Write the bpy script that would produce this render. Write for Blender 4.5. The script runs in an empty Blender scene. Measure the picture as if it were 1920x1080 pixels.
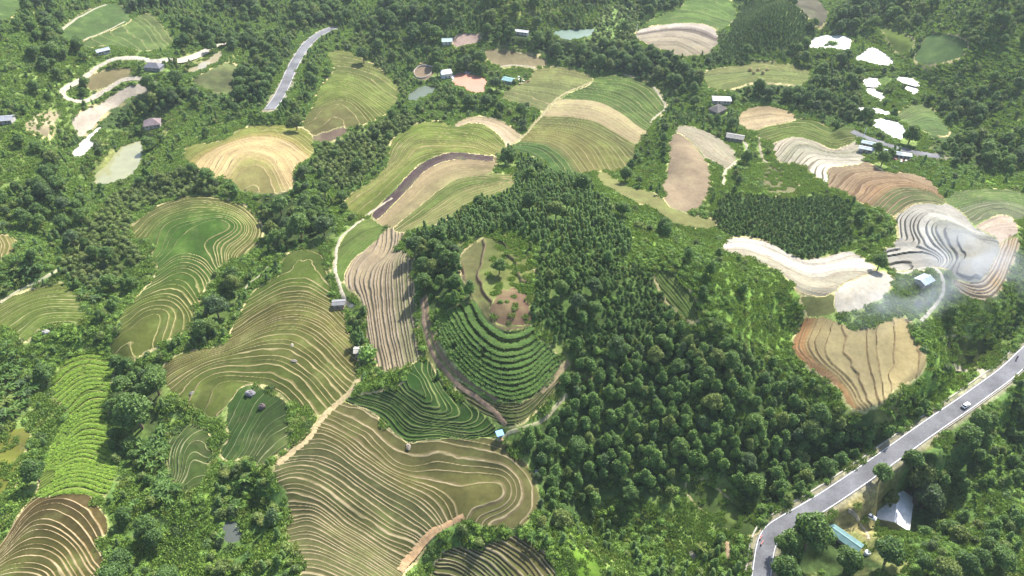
import bpy, math, random
import numpy as np
from mathutils import Vector

# ------------------------------------------------------------------ camera, sky, sun, exposure
SC = bpy.context.scene
COL = SC.collection
HC, PITCH, FPX = 210.0, math.radians(40.0), 1371.0      # eye height (m), pitch, focal length in 1920-wide pixels
cam_d = bpy.data.cameras.new("camera")
cam = bpy.data.objects.new("camera", cam_d)
COL.objects.link(cam)
cam.location = (0, 0, HC)
cam.rotation_euler = (math.pi / 2 - PITCH, 0, 0)
cam_d.sensor_width = 36.0
cam_d.lens = 36.0 * FPX / 1920.0
cam_d.clip_start, cam_d.clip_end = 1.0, 6000.0
SC.camera = cam

SUN_EL, SUN_AZ = math.radians(47.0), math.radians(33.0)  # azimuth clockwise from straight ahead (+Y)
world = bpy.data.worlds.new("World")
SC.world = world
world.use_nodes = True
wn = world.node_tree
bg = wn.nodes["Background"]
sky = wn.nodes.new("ShaderNodeTexSky")
sky.sky_type = 'NISHITA'
sky.sun_disc = False
sky.sun_elevation = SUN_EL
sky.sun_rotation = SUN_AZ
sky.air_density = 1.0
sky.dust_density = 2.0
wn.links.new(sky.outputs[0], bg.inputs[0])
bg.inputs[1].default_value = 0.135
sun_d = bpy.data.lights.new("sun", 'SUN')
sun_d.energy = 5.0
sun_d.angle = math.radians(0.5)
sun_d.color = (1.0, 0.965, 0.9)
sun = bpy.data.objects.new("sun", sun_d)
COL.objects.link(sun)
sdir = Vector((math.sin(SUN_AZ) * math.cos(SUN_EL), math.cos(SUN_AZ) * math.cos(SUN_EL), math.sin(SUN_EL)))
sun.rotation_euler = sdir.to_track_quat('Z', 'Y').to_euler()
vs_ = SC.view_settings
vs_.view_transform = 'Standard'
vs_.look = 'None'
vs_.gamma = 1.0
vs_.use_curve_mapping = False
vs_.exposure = 1.25
try:
    SC.cycles.max_bounces = 6
    SC.cycles.diffuse_bounces = 3
    SC.cycles.glossy_bounces = 2
    SC.cycles.transmission_bounces = 3
    SC.cycles.volume_bounces = 0
    SC.cycles.transparent_max_bounces = 6
    SC.cycles.use_denoising = True
except Exception:
    pass

rng = np.random.default_rng(7)
random.seed(7)
R = math.radians

# ------------------------------------------------------------------ helpers
def tag(o, label=None, cat=None, group=None, kind=None):
    if label: o["label"] = label
    if cat: o["category"] = cat
    if group: o["group"] = group
    if kind: o["kind"] = kind
    return o

def link(o, parent=None):
    COL.objects.link(o)
    if parent is not None: o.parent = parent
    return o

def mesh_obj(name, verts, faces, mat=None, parent=None, smooth=False):
    me = bpy.data.meshes.new(name)
    me.from_pydata([tuple(v) for v in verts], [], [tuple(f) for f in faces])
    me.update()
    if mat:
        for m in (mat if isinstance(mat, (list, tuple)) else [mat]): me.materials.append(m)
    if smooth: me.polygons.foreach_set("use_smooth", np.ones(len(me.polygons), bool))
    return link(bpy.data.objects.new(name, me), parent)

def quad_mesh(name, V, F, smooth=False):
    """mesh from numpy arrays: V (n,3), F (m,4)"""
    me = bpy.data.meshes.new(name)
    V = np.ascontiguousarray(V, np.float32); F = np.ascontiguousarray(F, np.int32)
    me.vertices.add(len(V)); me.vertices.foreach_set("co", V.ravel())
    me.loops.add(F.size); me.loops.foreach_set("vertex_index", F.ravel())
    me.polygons.add(len(F))
    me.polygons.foreach_set("loop_start", np.arange(0, F.size, F.shape[1], dtype=np.int32))
    try: me.polygons.foreach_set("loop_total", np.full(len(F), F.shape[1], np.int32))
    except Exception: pass
    if smooth: me.polygons.foreach_set("use_smooth", np.ones(len(F), bool))
    me.update(calc_edges=True)
    return me

def attr(me, name, vals):
    a = me.attributes.new(name, 'FLOAT', 'POINT')
    a.data.foreach_set("value", np.ascontiguousarray(vals, np.float32))

def attr_col(me, name, vals):
    a = me.attributes.new(name, 'FLOAT_COLOR', 'POINT')
    v = np.ones((len(vals), 4), np.float32); v[:, :3] = vals
    a.data.foreach_set("color", v.ravel())

def hash2(ix, iy, seed=0):
    h = (ix.astype(np.int64) * 374761393 + iy.astype(np.int64) * 668265263 + seed * 1442695041) & 0x7fffffff
    h = ((h ^ (h >> 13)) * 1274126177) & 0x7fffffff
    return ((h ^ (h >> 16)) & 0xffff) / 65535.0

def vnoise(x, y, scale, seed=0):
    x = np.asarray(x) / scale; y = np.asarray(y) / scale
    ix = np.floor(x); iy = np.floor(y)
    fx = x - ix; fy = y - iy
    fx = fx * fx * (3 - 2 * fx); fy = fy * fy * (3 - 2 * fy)
    a = hash2(ix, iy, seed); b = hash2(ix + 1, iy, seed); c = hash2(ix, iy + 1, seed); d = hash2(ix + 1, iy + 1, seed)
    return (a * (1 - fx) + b * fx) * (1 - fy) + (c * (1 - fx) + d * fx) * fy     # 0..1

def fbm(x, y, scale, seed=0, oct=3):
    s, a, t = 0, 1, 0
    for i in range(oct):
        s = s + a * vnoise(x, y, scale / 2 ** i, seed + i); t += a; a *= .5
    return s / t

TILE = {c: ((i % 3) * 640, (i // 3) * 360) for i, c in enumerate("ABCDEFGHI")}
def P(t, pts):
    """survey sheet coordinates (3x enlarged sheets A..I) -> 1920x1080 survey pixels; '*' = already in pixels"""
    p = np.array(pts, float).reshape(-1, 2)
    return p if t == '*' else p / 3.0 + np.array(TILE[t])

# ------------------------------------------------------------------ smooth terrain: B-spline surface over a homography of the plan
CP, SP = math.cos(PITCH), math.sin(PITCH)
CC = HC * math.tan(PITCH)
U0, U1, V0, V1 = -0.74, 0.74, 0.00030, 0.00490
NU, NV = 110, 114                                     # spline coefficients
DU, DV = (U1 - U0) / (NU - 3), (V1 - V0) / (NV - 3)

def to_uv(x, y):
    v = 1.0 / (np.maximum(y, 2.0) + CC)
    return x * v, v

def basis(t):
    i = np.floor(t); f = t - i
    w = np.stack([(1 - f) ** 3 / 6, (3 * f ** 3 - 6 * f ** 2 + 4) / 6, (-3 * f ** 3 + 3 * f ** 2 + 3 * f + 1) / 6, f ** 3 / 6], -1)
    return i.astype(int), w

def rows(x, y):
    u, v = to_uv(np.asarray(x, float), np.asarray(y, float))
    a = np.clip((u - U0) / DU, 0, NU - 3.0001); b = np.clip((v - V0) / DV, 0, NV - 3.0001)
    iu, wu = basis(a); iv, wv = basis(b)
    idx = ((iv[:, None] + np.arange(4))[:, :, None] * NU + (iu[:, None] + np.arange(4))[:, None, :]).reshape(len(iu), 16)
    return idx, (wv[:, :, None] * wu[:, None, :]).reshape(len(iu), 16)

COEF = np.full(NU * NV, 8.0)
def H0(x, y):
    x = np.asarray(x, float); s = x.shape
    idx, w = rows(x.ravel(), np.asarray(y, float).ravel())
    return (COEF[idx] * w).sum(1).reshape(s)

def unproject(px, hf=None):
    """survey pixels -> plan position on the ground surface"""
    hf = hf or H0
    px = np.asarray(px, float).reshape(-1, 2)
    dx = (px[:, 0] - 960) / FPX; dv = (540 - px[:, 1]) / FPX
    d = np.stack([dx, CP + dv * SP, -SP + dv * CP], 1)
    d[:, 2] = np.minimum(d[:, 2], -0.12)
    z = np.full(len(px), 10.0)
    for _ in range(40):
        t = (HC - z) / -d[:, 2]
        z = 0.5 * z + 0.5 * hf(d[:, 0] * t, np.maximum(d[:, 1] * t, 5))
    t = (HC - z) / -d[:, 2]
    return np.stack([d[:, 0] * t, d[:, 1] * t], 1)

def project(x, y, z):
    zc = y * CP - (z - HC) * SP
    return 960 + FPX * x / zc, 540 - FPX * (y * SP + (z - HC) * CP) / zc

def solve_terrain(cons):
    """cons: list of (idx (n,k), w (n,k), target (n,), weight). Block-tridiagonal normal equations, three spline rows to a block."""
    global COEF
    g = 3 * NU; ng = NV // 3
    D = np.zeros((ng, g, g)); U = np.zeros((ng, g, g)); rhs = np.zeros(NU * NV)
    def acc(idx, w, tgt, wt):
        wt = np.broadcast_to(wt, (len(idx),))
        k = idx.shape[1]
        ii = np.repeat(idx[:, :, None], k, 2).ravel(); jj = np.repeat(idx[:, None, :], k, 1).ravel()
        vv = (w[:, :, None] * w[:, None, :] * wt[:, None, None]).ravel()
        gi, gj = ii // g, jj // g
        m = gi == gj
        np.add.at(D, (gi[m], ii[m] % g, jj[m] % g), vv[m])
        m = gj == gi + 1
        np.add.at(U, (gi[m], ii[m] % g, jj[m] % g), vv[m])
        np.add.at(rhs, idx.ravel(), (w * (tgt * wt)[:, None]).ravel())
    n = np.arange(NU * NV).reshape(NV, NU)
    for st, wt in (((n[:, :-2], n[:, 1:-1], n[:, 2:]), 1.0), ((n[:-2], n[1:-1], n[2:]), 1.0)):
        idx = np.stack([s.ravel() for s in st], 1)
        acc(idx, np.tile([1., -2., 1.], (len(idx), 1)), np.zeros(len(idx)), 0.02 * wt)
    idx = np.stack([s.ravel() for s in (n[:-1, :-1], n[:-1, 1:], n[1:, :-1], n[1:, 1:])], 1)
    acc(idx, np.tile([1., -1., -1., 1.], (len(idx), 1)), np.zeros(len(idx)), 0.04)
    for c in cons: acc(*c)
    D[:, np.arange(g), np.arange(g)] += 1e-7
    r = rhs.reshape(ng, g).copy(); X = []
    for i in range(ng):                                   # block Thomas
        if i:
            W = np.linalg.solve(D[i - 1], U[i - 1]).T
            D[i] -= W @ U[i - 1]; r[i] -= W @ r[i - 1]
    x = np.zeros((ng, g)); x[-1] = np.linalg.solve(D[-1], r[-1])
    for i in range(ng - 2, -1, -1): x[i] = np.linalg.solve(D[i], r[i] - U[i] @ x[i + 1])
    COEF = x.ravel()

def densify(p, step, closed=False):
    p = np.asarray(p, float)
    q = np.vstack([p, p[:1]]) if closed else p
    out = []
    for a, b in zip(q[:-1], q[1:]):
        m = max(1, int(np.hypot(*(b - a)) / step))
        out.append(a + (b - a) * (np.arange(m) / m)[:, None])
    if not closed: out.append(q[-1:])
    return np.vstack(out)

def smooth_line(p, closed=False, it=2):
    p = np.asarray(p, float)
    for _ in range(it):                                   # Chaikin corner cutting
        q = np.vstack([p, p[:1]]) if closed else p
        a = q[:-1] * .75 + q[1:] * .25; b = q[:-1] * .25 + q[1:] * .75
        n = np.empty((len(a) * 2, 2)); n[0::2] = a; n[1::2] = b
        p = n if closed else np.vstack([p[:1], n, p[-1:]])
    return p

def inside(poly, x, y):
    """vectorised even-odd test"""
    x = np.asarray(x); y = np.asarray(y)
    r = np.zeros(x.shape, bool)
    lo, hi = poly.min(0), poly.max(0)
    bb = (x >= lo[0]) & (x <= hi[0]) & (y >= lo[1]) & (y <= hi[1])
    xs, ys = x[bb], y[bb]; q = np.zeros(xs.shape, bool)
    px, py = poly[:, 0], poly[:, 1]
    for i in range(len(poly)):
        x1, y1, x2, y2 = px[i - 1], py[i - 1], px[i], py[i]
        if y1 == y2: continue
        c = (y1 > ys) != (y2 > ys)
        q ^= c & (xs < (x2 - x1) * (ys - y1) / (y2 - y1) + x1)
    r[bb] = q
    return r

class TPS:
    def __init__(self, p, v, lam=0.02):
        self.c = p.mean(0); self.s = max(p.std(), 1e-6)
        q = (p - self.c) / self.s; self.q = q; n = len(q)
        K = self.phi(((q[:, None] - q[None]) ** 2).sum(-1)) + lam * np.eye(n)
        Pm = np.hstack([np.ones((n, 1)), q])
        A = np.zeros((n + 3, n + 3)); A[:n, :n] = K; A[:n, n:] = Pm; A[n:, :n] = Pm.T
        self.w = np.linalg.solve(A, np.concatenate([v, np.zeros(3)]))
    @staticmethod
    def phi(r2): return 0.5 * r2 * np.log(r2 + 1e-9)
    def __call__(self, x, y):
        q = (np.stack([np.ravel(x), np.ravel(y)], 1) - self.c) / self.s
        out = np.empty(len(q)); n = len(self.q)
        for i in range(0, len(q), 20000):
            b = q[i:i + 20000]
            r2 = ((b[:, None, 0] - self.q[None, :, 0]) ** 2 + (b[:, None, 1] - self.q[None, :, 1]) ** 2)
            out[i:i + 20000] = self.phi(r2) @ self.w[:n] + self.w[n] + b @ self.w[n + 1:]
        return out.reshape(np.shape(x))
# ------------------------------------------------------------------ survey data
# fields: label, sheet, outline, guides [(level, line)], colours along the levels, bund colour, riser colour, step (m), bund width
FIELDS = []
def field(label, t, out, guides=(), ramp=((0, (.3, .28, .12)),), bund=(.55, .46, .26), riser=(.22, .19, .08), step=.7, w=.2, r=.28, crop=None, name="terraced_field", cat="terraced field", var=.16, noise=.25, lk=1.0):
    FIELDS.append(dict(label=label, out=P(t, out), guides=[(l, P(t, g)) for l, g in guides], ramp=ramp, bund=bund, riser=riser,
                       step=step, w=w, r=r, crop=crop, name=name, cat=cat, var=var, noise=noise, lk=lk))

STRAW = (.55, .43, .22); CREAM = (.66, .58, .42); OLIVE = (.25, .215, .075); OLIVEBR = (.25, .185, .085); GREEN = (.13, .19, .035); DKGREEN = (.06, .125, .025)
field("golden terraced field with cream rings opening towards the gully on the left", 'A',
  [(1045,840),(1090,822),(1200,815),(1280,795),(1350,742),(1420,715),(1500,708),(1600,722),(1690,728),(1740,760),(1755,800),(1750,870),(1700,900),(1650,930),(1630,980),(1650,1040),(1560,1075),(1440,1080),(1330,1050),(1320,1010),(1230,985),(1160,965),(1100,950),(1050,910)],
  [(0,[(1060,900),(1110,850),(1230,810),(1330,770),(1450,735),(1590,740),(1690,775),(1735,840)]),
   (5,[(1130,960),(1170,880),(1260,820),(1390,785),(1500,785),(1620,820),(1700,880)]),
   (10,[(1235,975),(1280,880),(1380,830),(1480,830),(1560,870),(1610,950),(1640,1030)]),
   (14,[(1330,1010),(1370,950),(1440,930),(1510,950),(1550,1030)])],
  ((0,(.34,.29,.08)),(2.5,(.42,.32,.11)),(4,(.55,.41,.19)),(11,(.56,.42,.2)),(13,(.42,.34,.13)),(16,(.38,.33,.12))), (.68,.54,.3), (.2,.14,.06), .6)
field("green gold terraced ridge below the short grey road with contour lines on its right flank", '*',
  [(620,98),(650,95),(672,110),(690,122),(705,125),(718,140),(740,160),(748,168),(745,178),(738,195),(722,212),(690,228),(655,235),(640,233),(600,245),(588,250),(575,243),(570,234),(578,222),(590,205),(597,180),(605,160),(618,150),(622,142),(635,130),(618,112)],
  [(0,[(628,125),(665,128),(705,142),(735,165),(746,172)]),(4,[(612,155),(640,143),(670,155),(700,178),(728,192),(738,198)]),(9,[(600,190),(620,165),(645,163),(675,180),(700,200),(712,212)]),(14,[(585,228),(605,200),(630,190),(650,200),(668,215),(672,228)])],
  ((0,(.27,.25,.08)),(6,(.24,.26,.055)),(12,(.26,.25,.06)),(15,(.3,.22,.1))), STRAW, (.16,.14,.05), .7)
field("lime gold terraced slope wrapping the left end of the dark purple band", 'B',
  [(280,830),(300,780),(380,740),(440,700),(560,690),(620,730),(660,727),(720,703),(800,710),(870,760),(920,820),(900,862),(800,856),(640,840),(560,855),(480,885),(420,935),(390,990),(340,1060),(320,1110),(200,1190),(130,1200),(40,1190),(30,1140),(70,1090),(150,1050),(240,970),(275,930)],
  [(0,[(285,900),(290,820),(350,770),(440,720),(540,710),(620,740),(700,715),(800,725),(870,780),(915,825)]),(8,[(300,930),(330,850),(420,800),(520,790),(640,800),(760,800),(860,850)]),
   (11,[(60,1150),(240,1010),(320,940),(400,880),(500,840),(650,830),(780,850)]),(15,[(200,1190),(330,1070),(400,960),(470,890)])],
  ((0,(.25,.27,.05)),(6,(.3,.3,.07)),(10,(.36,.3,.1)),(14,(.27,.28,.06))), STRAW, (.18,.16,.05), .6)
field("dark purple ploughed band along the outer edge of the tan slope", '*', [(698,404),(749,353),(792,305),(850,288),(925,296),(924,299),(854,292),(799,310),(757,358),(706,410)],
  [(0,[(696,403),(747,351),(791,302),(850,285),(925,293)]),(3,[(706,411),(760,360),(802,313),(856,295),(925,303)])], ((0,(.16,.1,.11)),(3,(.2,.13,.13))), (.3,.22,.2), (.1,.06,.06), .5, .08, .12)
field("tan ploughed slope with a white outer edge inside the dark purple band", '*',
  [(690,402),(712,382),(745,350),(768,321),(789,300),(815,288),(850,282),(890,284),(925,291),(930,300),(922,320),(905,325),(870,328),(840,338),(822,350),(790,378),(760,402),(735,425),(720,420),(710,412)],
  [(0,[(692,402),(745,350),(790,301),(850,283),(925,292)]),(3,[(700,408),(755,355),(800,308),(855,291),(925,300)]),(7,[(718,418),(770,370),(812,330),(860,312),(920,312)]),(10,[(735,425),(790,380),(835,345),(870,328)])],
  ((0,(.62,.56,.48)),(.7,(.5,.44,.38)),(.8,(.34,.24,.15)),(3.2,(.36,.25,.15)),(6,(.45,.33,.19)),(10,(.42,.34,.17))), (.5,.4,.25), (.16,.1,.08), .8)
field("tan and olive striped slope between the tan ploughed slope and the plumed wood", '*',
  [(840,339),(870,329),(905,326),(935,329),(962,333),(965,345),(955,355),(925,362),(895,372),(870,385),(850,400),(820,415),(790,425),(760,435),(737,427),(762,404),(792,380),(824,352)],
  [(0,[(737,427),(790,383),(840,342),(890,330),(960,334)]),(9,[(765,433),(820,410),(870,380),(930,358),(962,348)])],
  ((0,(.3,.28,.1)),(3,(.2,.23,.06)),(5,(.36,.3,.13)),(9,(.33,.29,.12))), STRAW, (.2,.16,.07), .5)
field("cream crescent of bare terraces above the lime gold slope", 'B',
  [(620,728),(680,680),(760,665),(840,670),(900,690),(960,730),(1010,770),(980,790),(925,815),(900,790),(860,740),(800,703),(720,696),(660,720)],
  [(0,[(650,700),(700,672),(800,665),(900,695),(1005,770)]),(5,[(650,725),(720,700),(810,708),(870,750),(920,812)])],
  ((0,(.47,.36,.22)),(3,(.5,.4,.26)),(5,(.56,.48,.33))), (.6,.51,.36), (.26,.19,.1), .6, r=.75)
field("pale olive gently stepped field beside the muddy orange pond", 'B',
  [(930,520),(1000,480),(1060,475),(1085,410),(1130,388),(1250,385),(1400,430),(1410,458),(1300,498),(1200,555),(1150,615),(1100,600),(1040,580),(960,560),(900,545)],
  [(0,[(1090,410),(1200,395),(1390,440)]),(4,[(1070,470),(1200,470),(1300,495)]),(9,[(930,530),(1050,565),(1140,605)])],
  ((0,(.33,.27,.12)),(5,(.31,.28,.12)),(9,(.32,.27,.13))), (.4,.34,.17), (.24,.21,.09), .6, .12)
field("broad rounded hill with a green top, straw stripes and an olive gold foot", 'B',
  [(1200,560),(1300,508),(1410,468),(1420,447),(1500,430),(1600,435),(1700,470),(1750,490),(1800,550),(1830,610),(1780,650),(1730,690),(1730,735),(1695,745),(1680,790),(1640,800),(1645,850),(1630,900),(1600,940),(1540,950),(1430,950),(1330,970),(1260,970),(1190,970),(1150,900),(1100,870),(1000,850),(950,830),(970,800),(1040,760),(1080,700),(1140,655)],
  [(0,[(1430,450),(1600,450),(1720,500),(1790,580),(1820,615)]),(10,[(1205,562),(1350,562),(1480,585),(1600,660),(1700,740)]),(16,[(1140,655),(1300,658),(1440,685),(1560,765),(1635,800)]),
   (23,[(1100,720),(1250,720),(1400,770),(1500,850),(1540,945)]),(31,[(980,800),(1080,795),(1190,830),(1260,890),(1310,965)]),(34,[(960,830),(1080,850),(1150,900),(1190,965)])],
  ((0,(.16,.21,.05)),(9.5,(.15,.2,.05)),(10,(.46,.36,.21)),(15.8,(.47,.36,.21)),(16.2,(.28,.25,.09)),(23,(.3,.25,.085)),(27,(.34,.25,.1)),(30.5,(.28,.22,.09)),(31,(.11,.18,.04)),(35,(.1,.17,.04))), (.43,.36,.18), (.2,.17,.07), .65, .16)
field("small brown striped cap of bare terraces under the roadside trees", 'C',
  [(320,660),(350,625),(430,608),(530,610),(600,640),(640,665),(560,678),(470,697),(400,722),(340,715)],
  [(0,[(340,640),(430,615),(530,618),(610,650)]),(5,[(340,712),(430,700),(540,680),(630,666)])], ((0,(.45,.33,.19)),(5,(.5,.4,.23))), (.58,.46,.29), (.2,.12,.06), .6, r=.75)
field("narrow band of bright green wavy terraces above the cream ones", 'C',
  [(400,730),(480,702),(570,684),(650,675),(740,690),(810,720),(830,755),(900,735),(970,745),(960,790),(900,808),(850,832),(790,798),(700,762),(620,752),(540,780),(500,788),(440,770)],
  [(0,[(410,732),(500,700),(650,680),(760,700),(840,760),(960,742)]),(5,[(500,786),(600,752),(700,758),(780,790),(850,828),(950,790)])], ((0,(.17,.21,.04)),(5,(.2,.22,.05))), (.42,.38,.14), (.07,.085,.025), .7, .22, r=.75)
field("cream and grey wavy terraces with dark curved risers", 'C',
  [(520,800),(545,782),(620,757),(700,767),(790,803),(850,838),(900,815),(975,802),(1010,860),(1020,908),(940,918),(840,925),(795,955),(810,1030),(780,1010),(720,950),(640,910),(590,915),(540,890),(520,850)],
  [(0,[(525,850),(560,785),(650,762),(730,775),(800,815),(850,847),(960,815)]),(5,[(600,900),(640,835),(720,825),(800,862),(900,870),(1000,860)]),(9,[(700,940),(750,885),(840,897),(940,903),(1015,900)]),(11,[(790,1010),(775,950),(830,923)])],
  ((0,(.5,.43,.32)),(4,(.4,.38,.27)),(8,(.52,.48,.36)),(11,(.62,.58,.47))), (.62,.56,.44), (.14,.12,.07), .8, .16, r=.75)
field("reddish brown wavy terraces with an olive lower end beside the shaded houses", '*',
  [(1549,347),(1545,322),(1560,310),(1593,308),(1620,305),(1633,314),(1663,328),(1700,328),(1730,335),(1747,347),(1757,363),(1770,377),(1760,380),(1738,376),(1712,379),(1690,390),(1675,402),(1660,392),(1640,385),(1610,373),(1590,360),(1570,352)],
  [(0,[(1547,340),(1556,318),(1590,312),(1625,308)]),(5,[(1600,365),(1620,338),(1660,334),(1700,335),(1745,352)]),(10,[(1645,383),(1670,360),(1700,352),(1740,358),(1765,372)]),(13,[(1668,398),(1690,378),(1720,370),(1758,376)])],
  ((0,(.4,.29,.19)),(5,(.42,.27,.16)),(8.5,(.42,.24,.13)),(9.5,(.28,.25,.12)),(13,(.27,.26,.13))), (.5,.37,.24), (.14,.085,.045), .8, r=.75)
field("white and grey terraces with dark crescent risers and a round flat top behind the smoke", 'F',
  [(1215,130),(1280,82),(1360,52),(1440,58),(1530,105),(1590,150),(1635,210),(1700,240),(1780,285),(1755,345),(1725,420),(1700,460),(1640,500),(1560,480),(1530,470),(1510,430),(1430,400),(1350,430),(1280,425),(1200,435),(1160,400),(1170,370),(1110,345),(1180,318),(1200,285),(1240,268),(1220,200)],
  [(0,[(1235,265),(1222,200),(1225,140),(1290,90),(1370,60),(1450,75),(1560,140)]),(3,[(1330,280),(1290,220),(1300,150),(1370,100),(1450,110),(1600,190)]),(5,[(1405,305),(1355,230),(1370,160),(1430,125),(1500,150),(1620,215)]),
   (7,[(1485,315),(1420,220),(1440,180),(1500,165),(1600,205)]),(8.6,[(1520,300),(1490,230),(1530,195),(1640,240)]),(3,[(1120,345),(1180,325),(1300,300)]),(1,[(1165,405),(1280,385),(1420,385)]),(9.3,[(1570,330),(1640,270),(1740,280)]),(9.45,[(1560,400),(1640,350),(1730,340)]),(9.5,[(1600,440),(1690,410)]),(9.2,[(1530,450),(1600,488),(1690,465)])],
  ((0,(.5,.47,.4)),(5,(.52,.5,.43)),(6.5,(.44,.43,.36)),(9,(.4,.37,.33)),(10,(.4,.36,.32))), (.5,.47,.4), (.05,.05,.035), .9, .1, .5)
field("pinkish tan stepped plateau between the white terraces and the right edge", 'F',
  [(1642,205),(1740,150),(1800,135),(1860,160),(1880,210),(1850,248),(1800,258),(1782,280),(1702,236)],
  [(0,[(1660,205),(1750,155),(1830,145)]),(2,[(1700,230),(1770,190),(1850,190)]),(3.4,[(1790,255),(1820,215),(1870,215)])], ((0,(.5,.4,.3)),(3,(.52,.42,.33))), (.58,.5,.4), (.25,.18,.12), .6)
field("grey green crescent terraces along the top of the white ones at the right edge", 'F',
  [(1500,20),(1560,5),(1700,-5),(1930,0),(1930,120),(1900,150),(1870,155),(1800,128),(1740,142),(1640,198),(1595,148),(1540,105),(1480,45)],
  [(0,[(1500,25),(1700,0),(1920,10)]),(6,[(1560,100),(1700,55),(1850,60),(1920,90)]),(10,[(1620,180),(1720,110),(1820,100),(1900,140)])], ((0,(.2,.25,.08)),(5,(.19,.24,.09)),(6,(.3,.29,.2)),(10,(.3,.28,.2))), (.42,.38,.24), (.13,.12,.06), .6)
field("curved orange and cream striped bank under the smoking terraces", 'F',
  [(1785,288),(1850,256),(1890,270),(1870,340),(1830,430),(1800,520),(1760,580),(1700,600),(1620,590),(1560,560),(1530,500),(1535,478),(1565,486),(1640,506),(1705,466),(1730,424),(1760,350)],
  [(0,[(1890,275),(1850,400),(1800,530),(1750,585),(1690,602),(1600,585),(1540,530)]),(5,[(1800,270),(1765,370),(1730,440),(1670,500),(1600,503),(1535,482)])], ((0,(.5,.4,.24)),(2,(.52,.36,.19)),(4,(.52,.4,.26))), (.62,.54,.38), (.18,.12,.06), .8, r=.75)
field("long curving strip of cream terraces, whitest at its right end, below the dark plantation block", 'F',
  [(235,300),(250,275),(330,265),(420,275),(500,305),(560,340),(640,378),(700,402),(800,382),(870,357),(940,345),(1000,370),(1050,410),(1080,440),(1030,452),(940,482),(865,525),(850,555),(790,575),(700,568),(660,558),(640,520),(590,470),(500,410),(400,365),(300,345),(240,330)],
  [(0,[(250,280),(330,270),(420,280),(520,315),(620,365),(720,402),(820,382),(950,350)]),(3,[(240,310),(330,305),(440,330),(560,390),(700,450),(800,445),(900,420),(1040,420)]),(6,[(250,335),(340,340),(450,380),(560,440),(640,490),(720,530),(850,530),(940,485)])],
  ((0,(.6,.55,.46)),(3,(.62,.57,.48)),(4.5,(.5,.45,.33)),(6,(.48,.44,.32))), (.58,.5,.37), (.2,.15,.08), .8, .16, r=.75)
field("flat cream pan of dried mud beside the tree with smoke drifting over", 'F',
  [(860,540),(940,492),(1030,462),(1100,450),(1160,470),(1172,500),(1150,560),(1080,610),(1000,650),(930,670),(900,680),(870,670),(870,600)], (), ((0,(.58,.53,.43)),), name="field", cat="field", noise=.35)
field("small square olive paddy beside the flat cream pan", 'F', [(670,600),(700,588),(840,583),(855,620),(858,675),(780,690),(700,690)], (), ((0,(.32,.28,.13)),), name="field", cat="field")
field("tan paddy steps with orange risers down its left side above the forest slope", 'F',
  [(610,880),(640,840),(690,705),(780,700),(870,752),(1000,790),(1100,757),(1190,722),(1270,730),(1275,790),(1300,850),(1350,900),(1355,960),(1320,1030),(1260,1070),(1180,1090),(1160,1130),(1130,1165),(1050,1190),(1000,1212),(940,1200),(900,1120),(870,1080),(820,1040),(740,990),(660,940)],
  [(0,[(690,710),(640,840),(625,880),(700,960),(820,1030),(890,1090),(945,1195)]),(4,[(760,720),(720,800),(700,870),(760,960),(870,1040),(930,1110),(970,1190)]),(6,[(830,770),(790,900),(850,980),(960,1060),(1010,1180)]),(7,[(930,800),(930,900),(1000,1040),(1050,1150)]),(8,[(1015,790),(1015,940),(1050,1070),(1090,1170)]),(9,[(1080,780),(1085,930),(1120,1080)]),(10,[(1190,730),(1220,900),(1160,1040)]),(10.6,[(1300,900),(1260,1040)])],
  ((0,(.42,.2,.09)),(2.5,(.42,.23,.1)),(4,(.4,.3,.15)),(7,(.42,.335,.18)),(9.8,(.43,.34,.18)),(10.2,(.47,.36,.18))), (.42,.31,.16), (.33,.2,.09), .6, .1, .13, noise=.3)
field("bare pinkish brown dirt slope beside the striped grey crescent", '*',
  [(1258,264),(1268,252),(1285,262),(1310,290),(1325,310),(1330,335),(1325,360),(1310,385),(1290,395),(1270,392),(1248,375),(1245,350),(1255,320),(1260,290)], (), ((0,(.4,.29,.2)),), name="field", cat="field", noise=.35)
field("grey tan striped crescent of terraces at the end of the white footpath", 'C',
  [(-40,722),(0,720),(60,725),(150,760),(220,800),(280,850),(290,900),(260,950),(230,930),(170,900),(110,870),(70,830),(20,800),(-30,760)],
  [(0,[(0,722),(70,728),(160,768),(230,810),(285,870)]),(6,[(-20,765),(70,825),(120,870),(230,930)])], ((0,(.42,.36,.27)),(6,(.44,.37,.27))), (.52,.46,.35), (.2,.15,.09), .7, r=.75)
field("narrow winding tan ledge below the grassy slope in mid view", '*',
  [(1120,322),(1135,325),(1160,345),(1185,358),(1215,360),(1240,375),(1260,395),(1290,408),(1340,412),(1340,425),(1300,424),(1260,415),(1235,395),(1210,380),(1180,372),(1150,355),(1125,340)], (), ((0,(.35,.28,.13)),), name="field", cat="field")
field("far grey tan terraces with a purple ploughed band near the top edge", '*',
  [(1195,60),(1230,51),(1290,46),(1322,49),(1345,63),(1343,82),(1330,98),(1300,100),(1280,105),(1255,95),(1215,80),(1198,70)],
  [(0,[(1200,60),(1240,51),(1290,47),(1325,52),(1344,66)]),(5,[(1210,74),(1260,68),(1300,78),(1328,96)]),(8,[(1240,88),(1270,85),(1290,100)])], ((0,(.5,.44,.36)),(1.2,(.2,.14,.14)),(2.2,(.42,.34,.27)),(8,(.42,.34,.24))), (.5,.44,.36), (.22,.16,.12), .8, r=.75)
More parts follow.
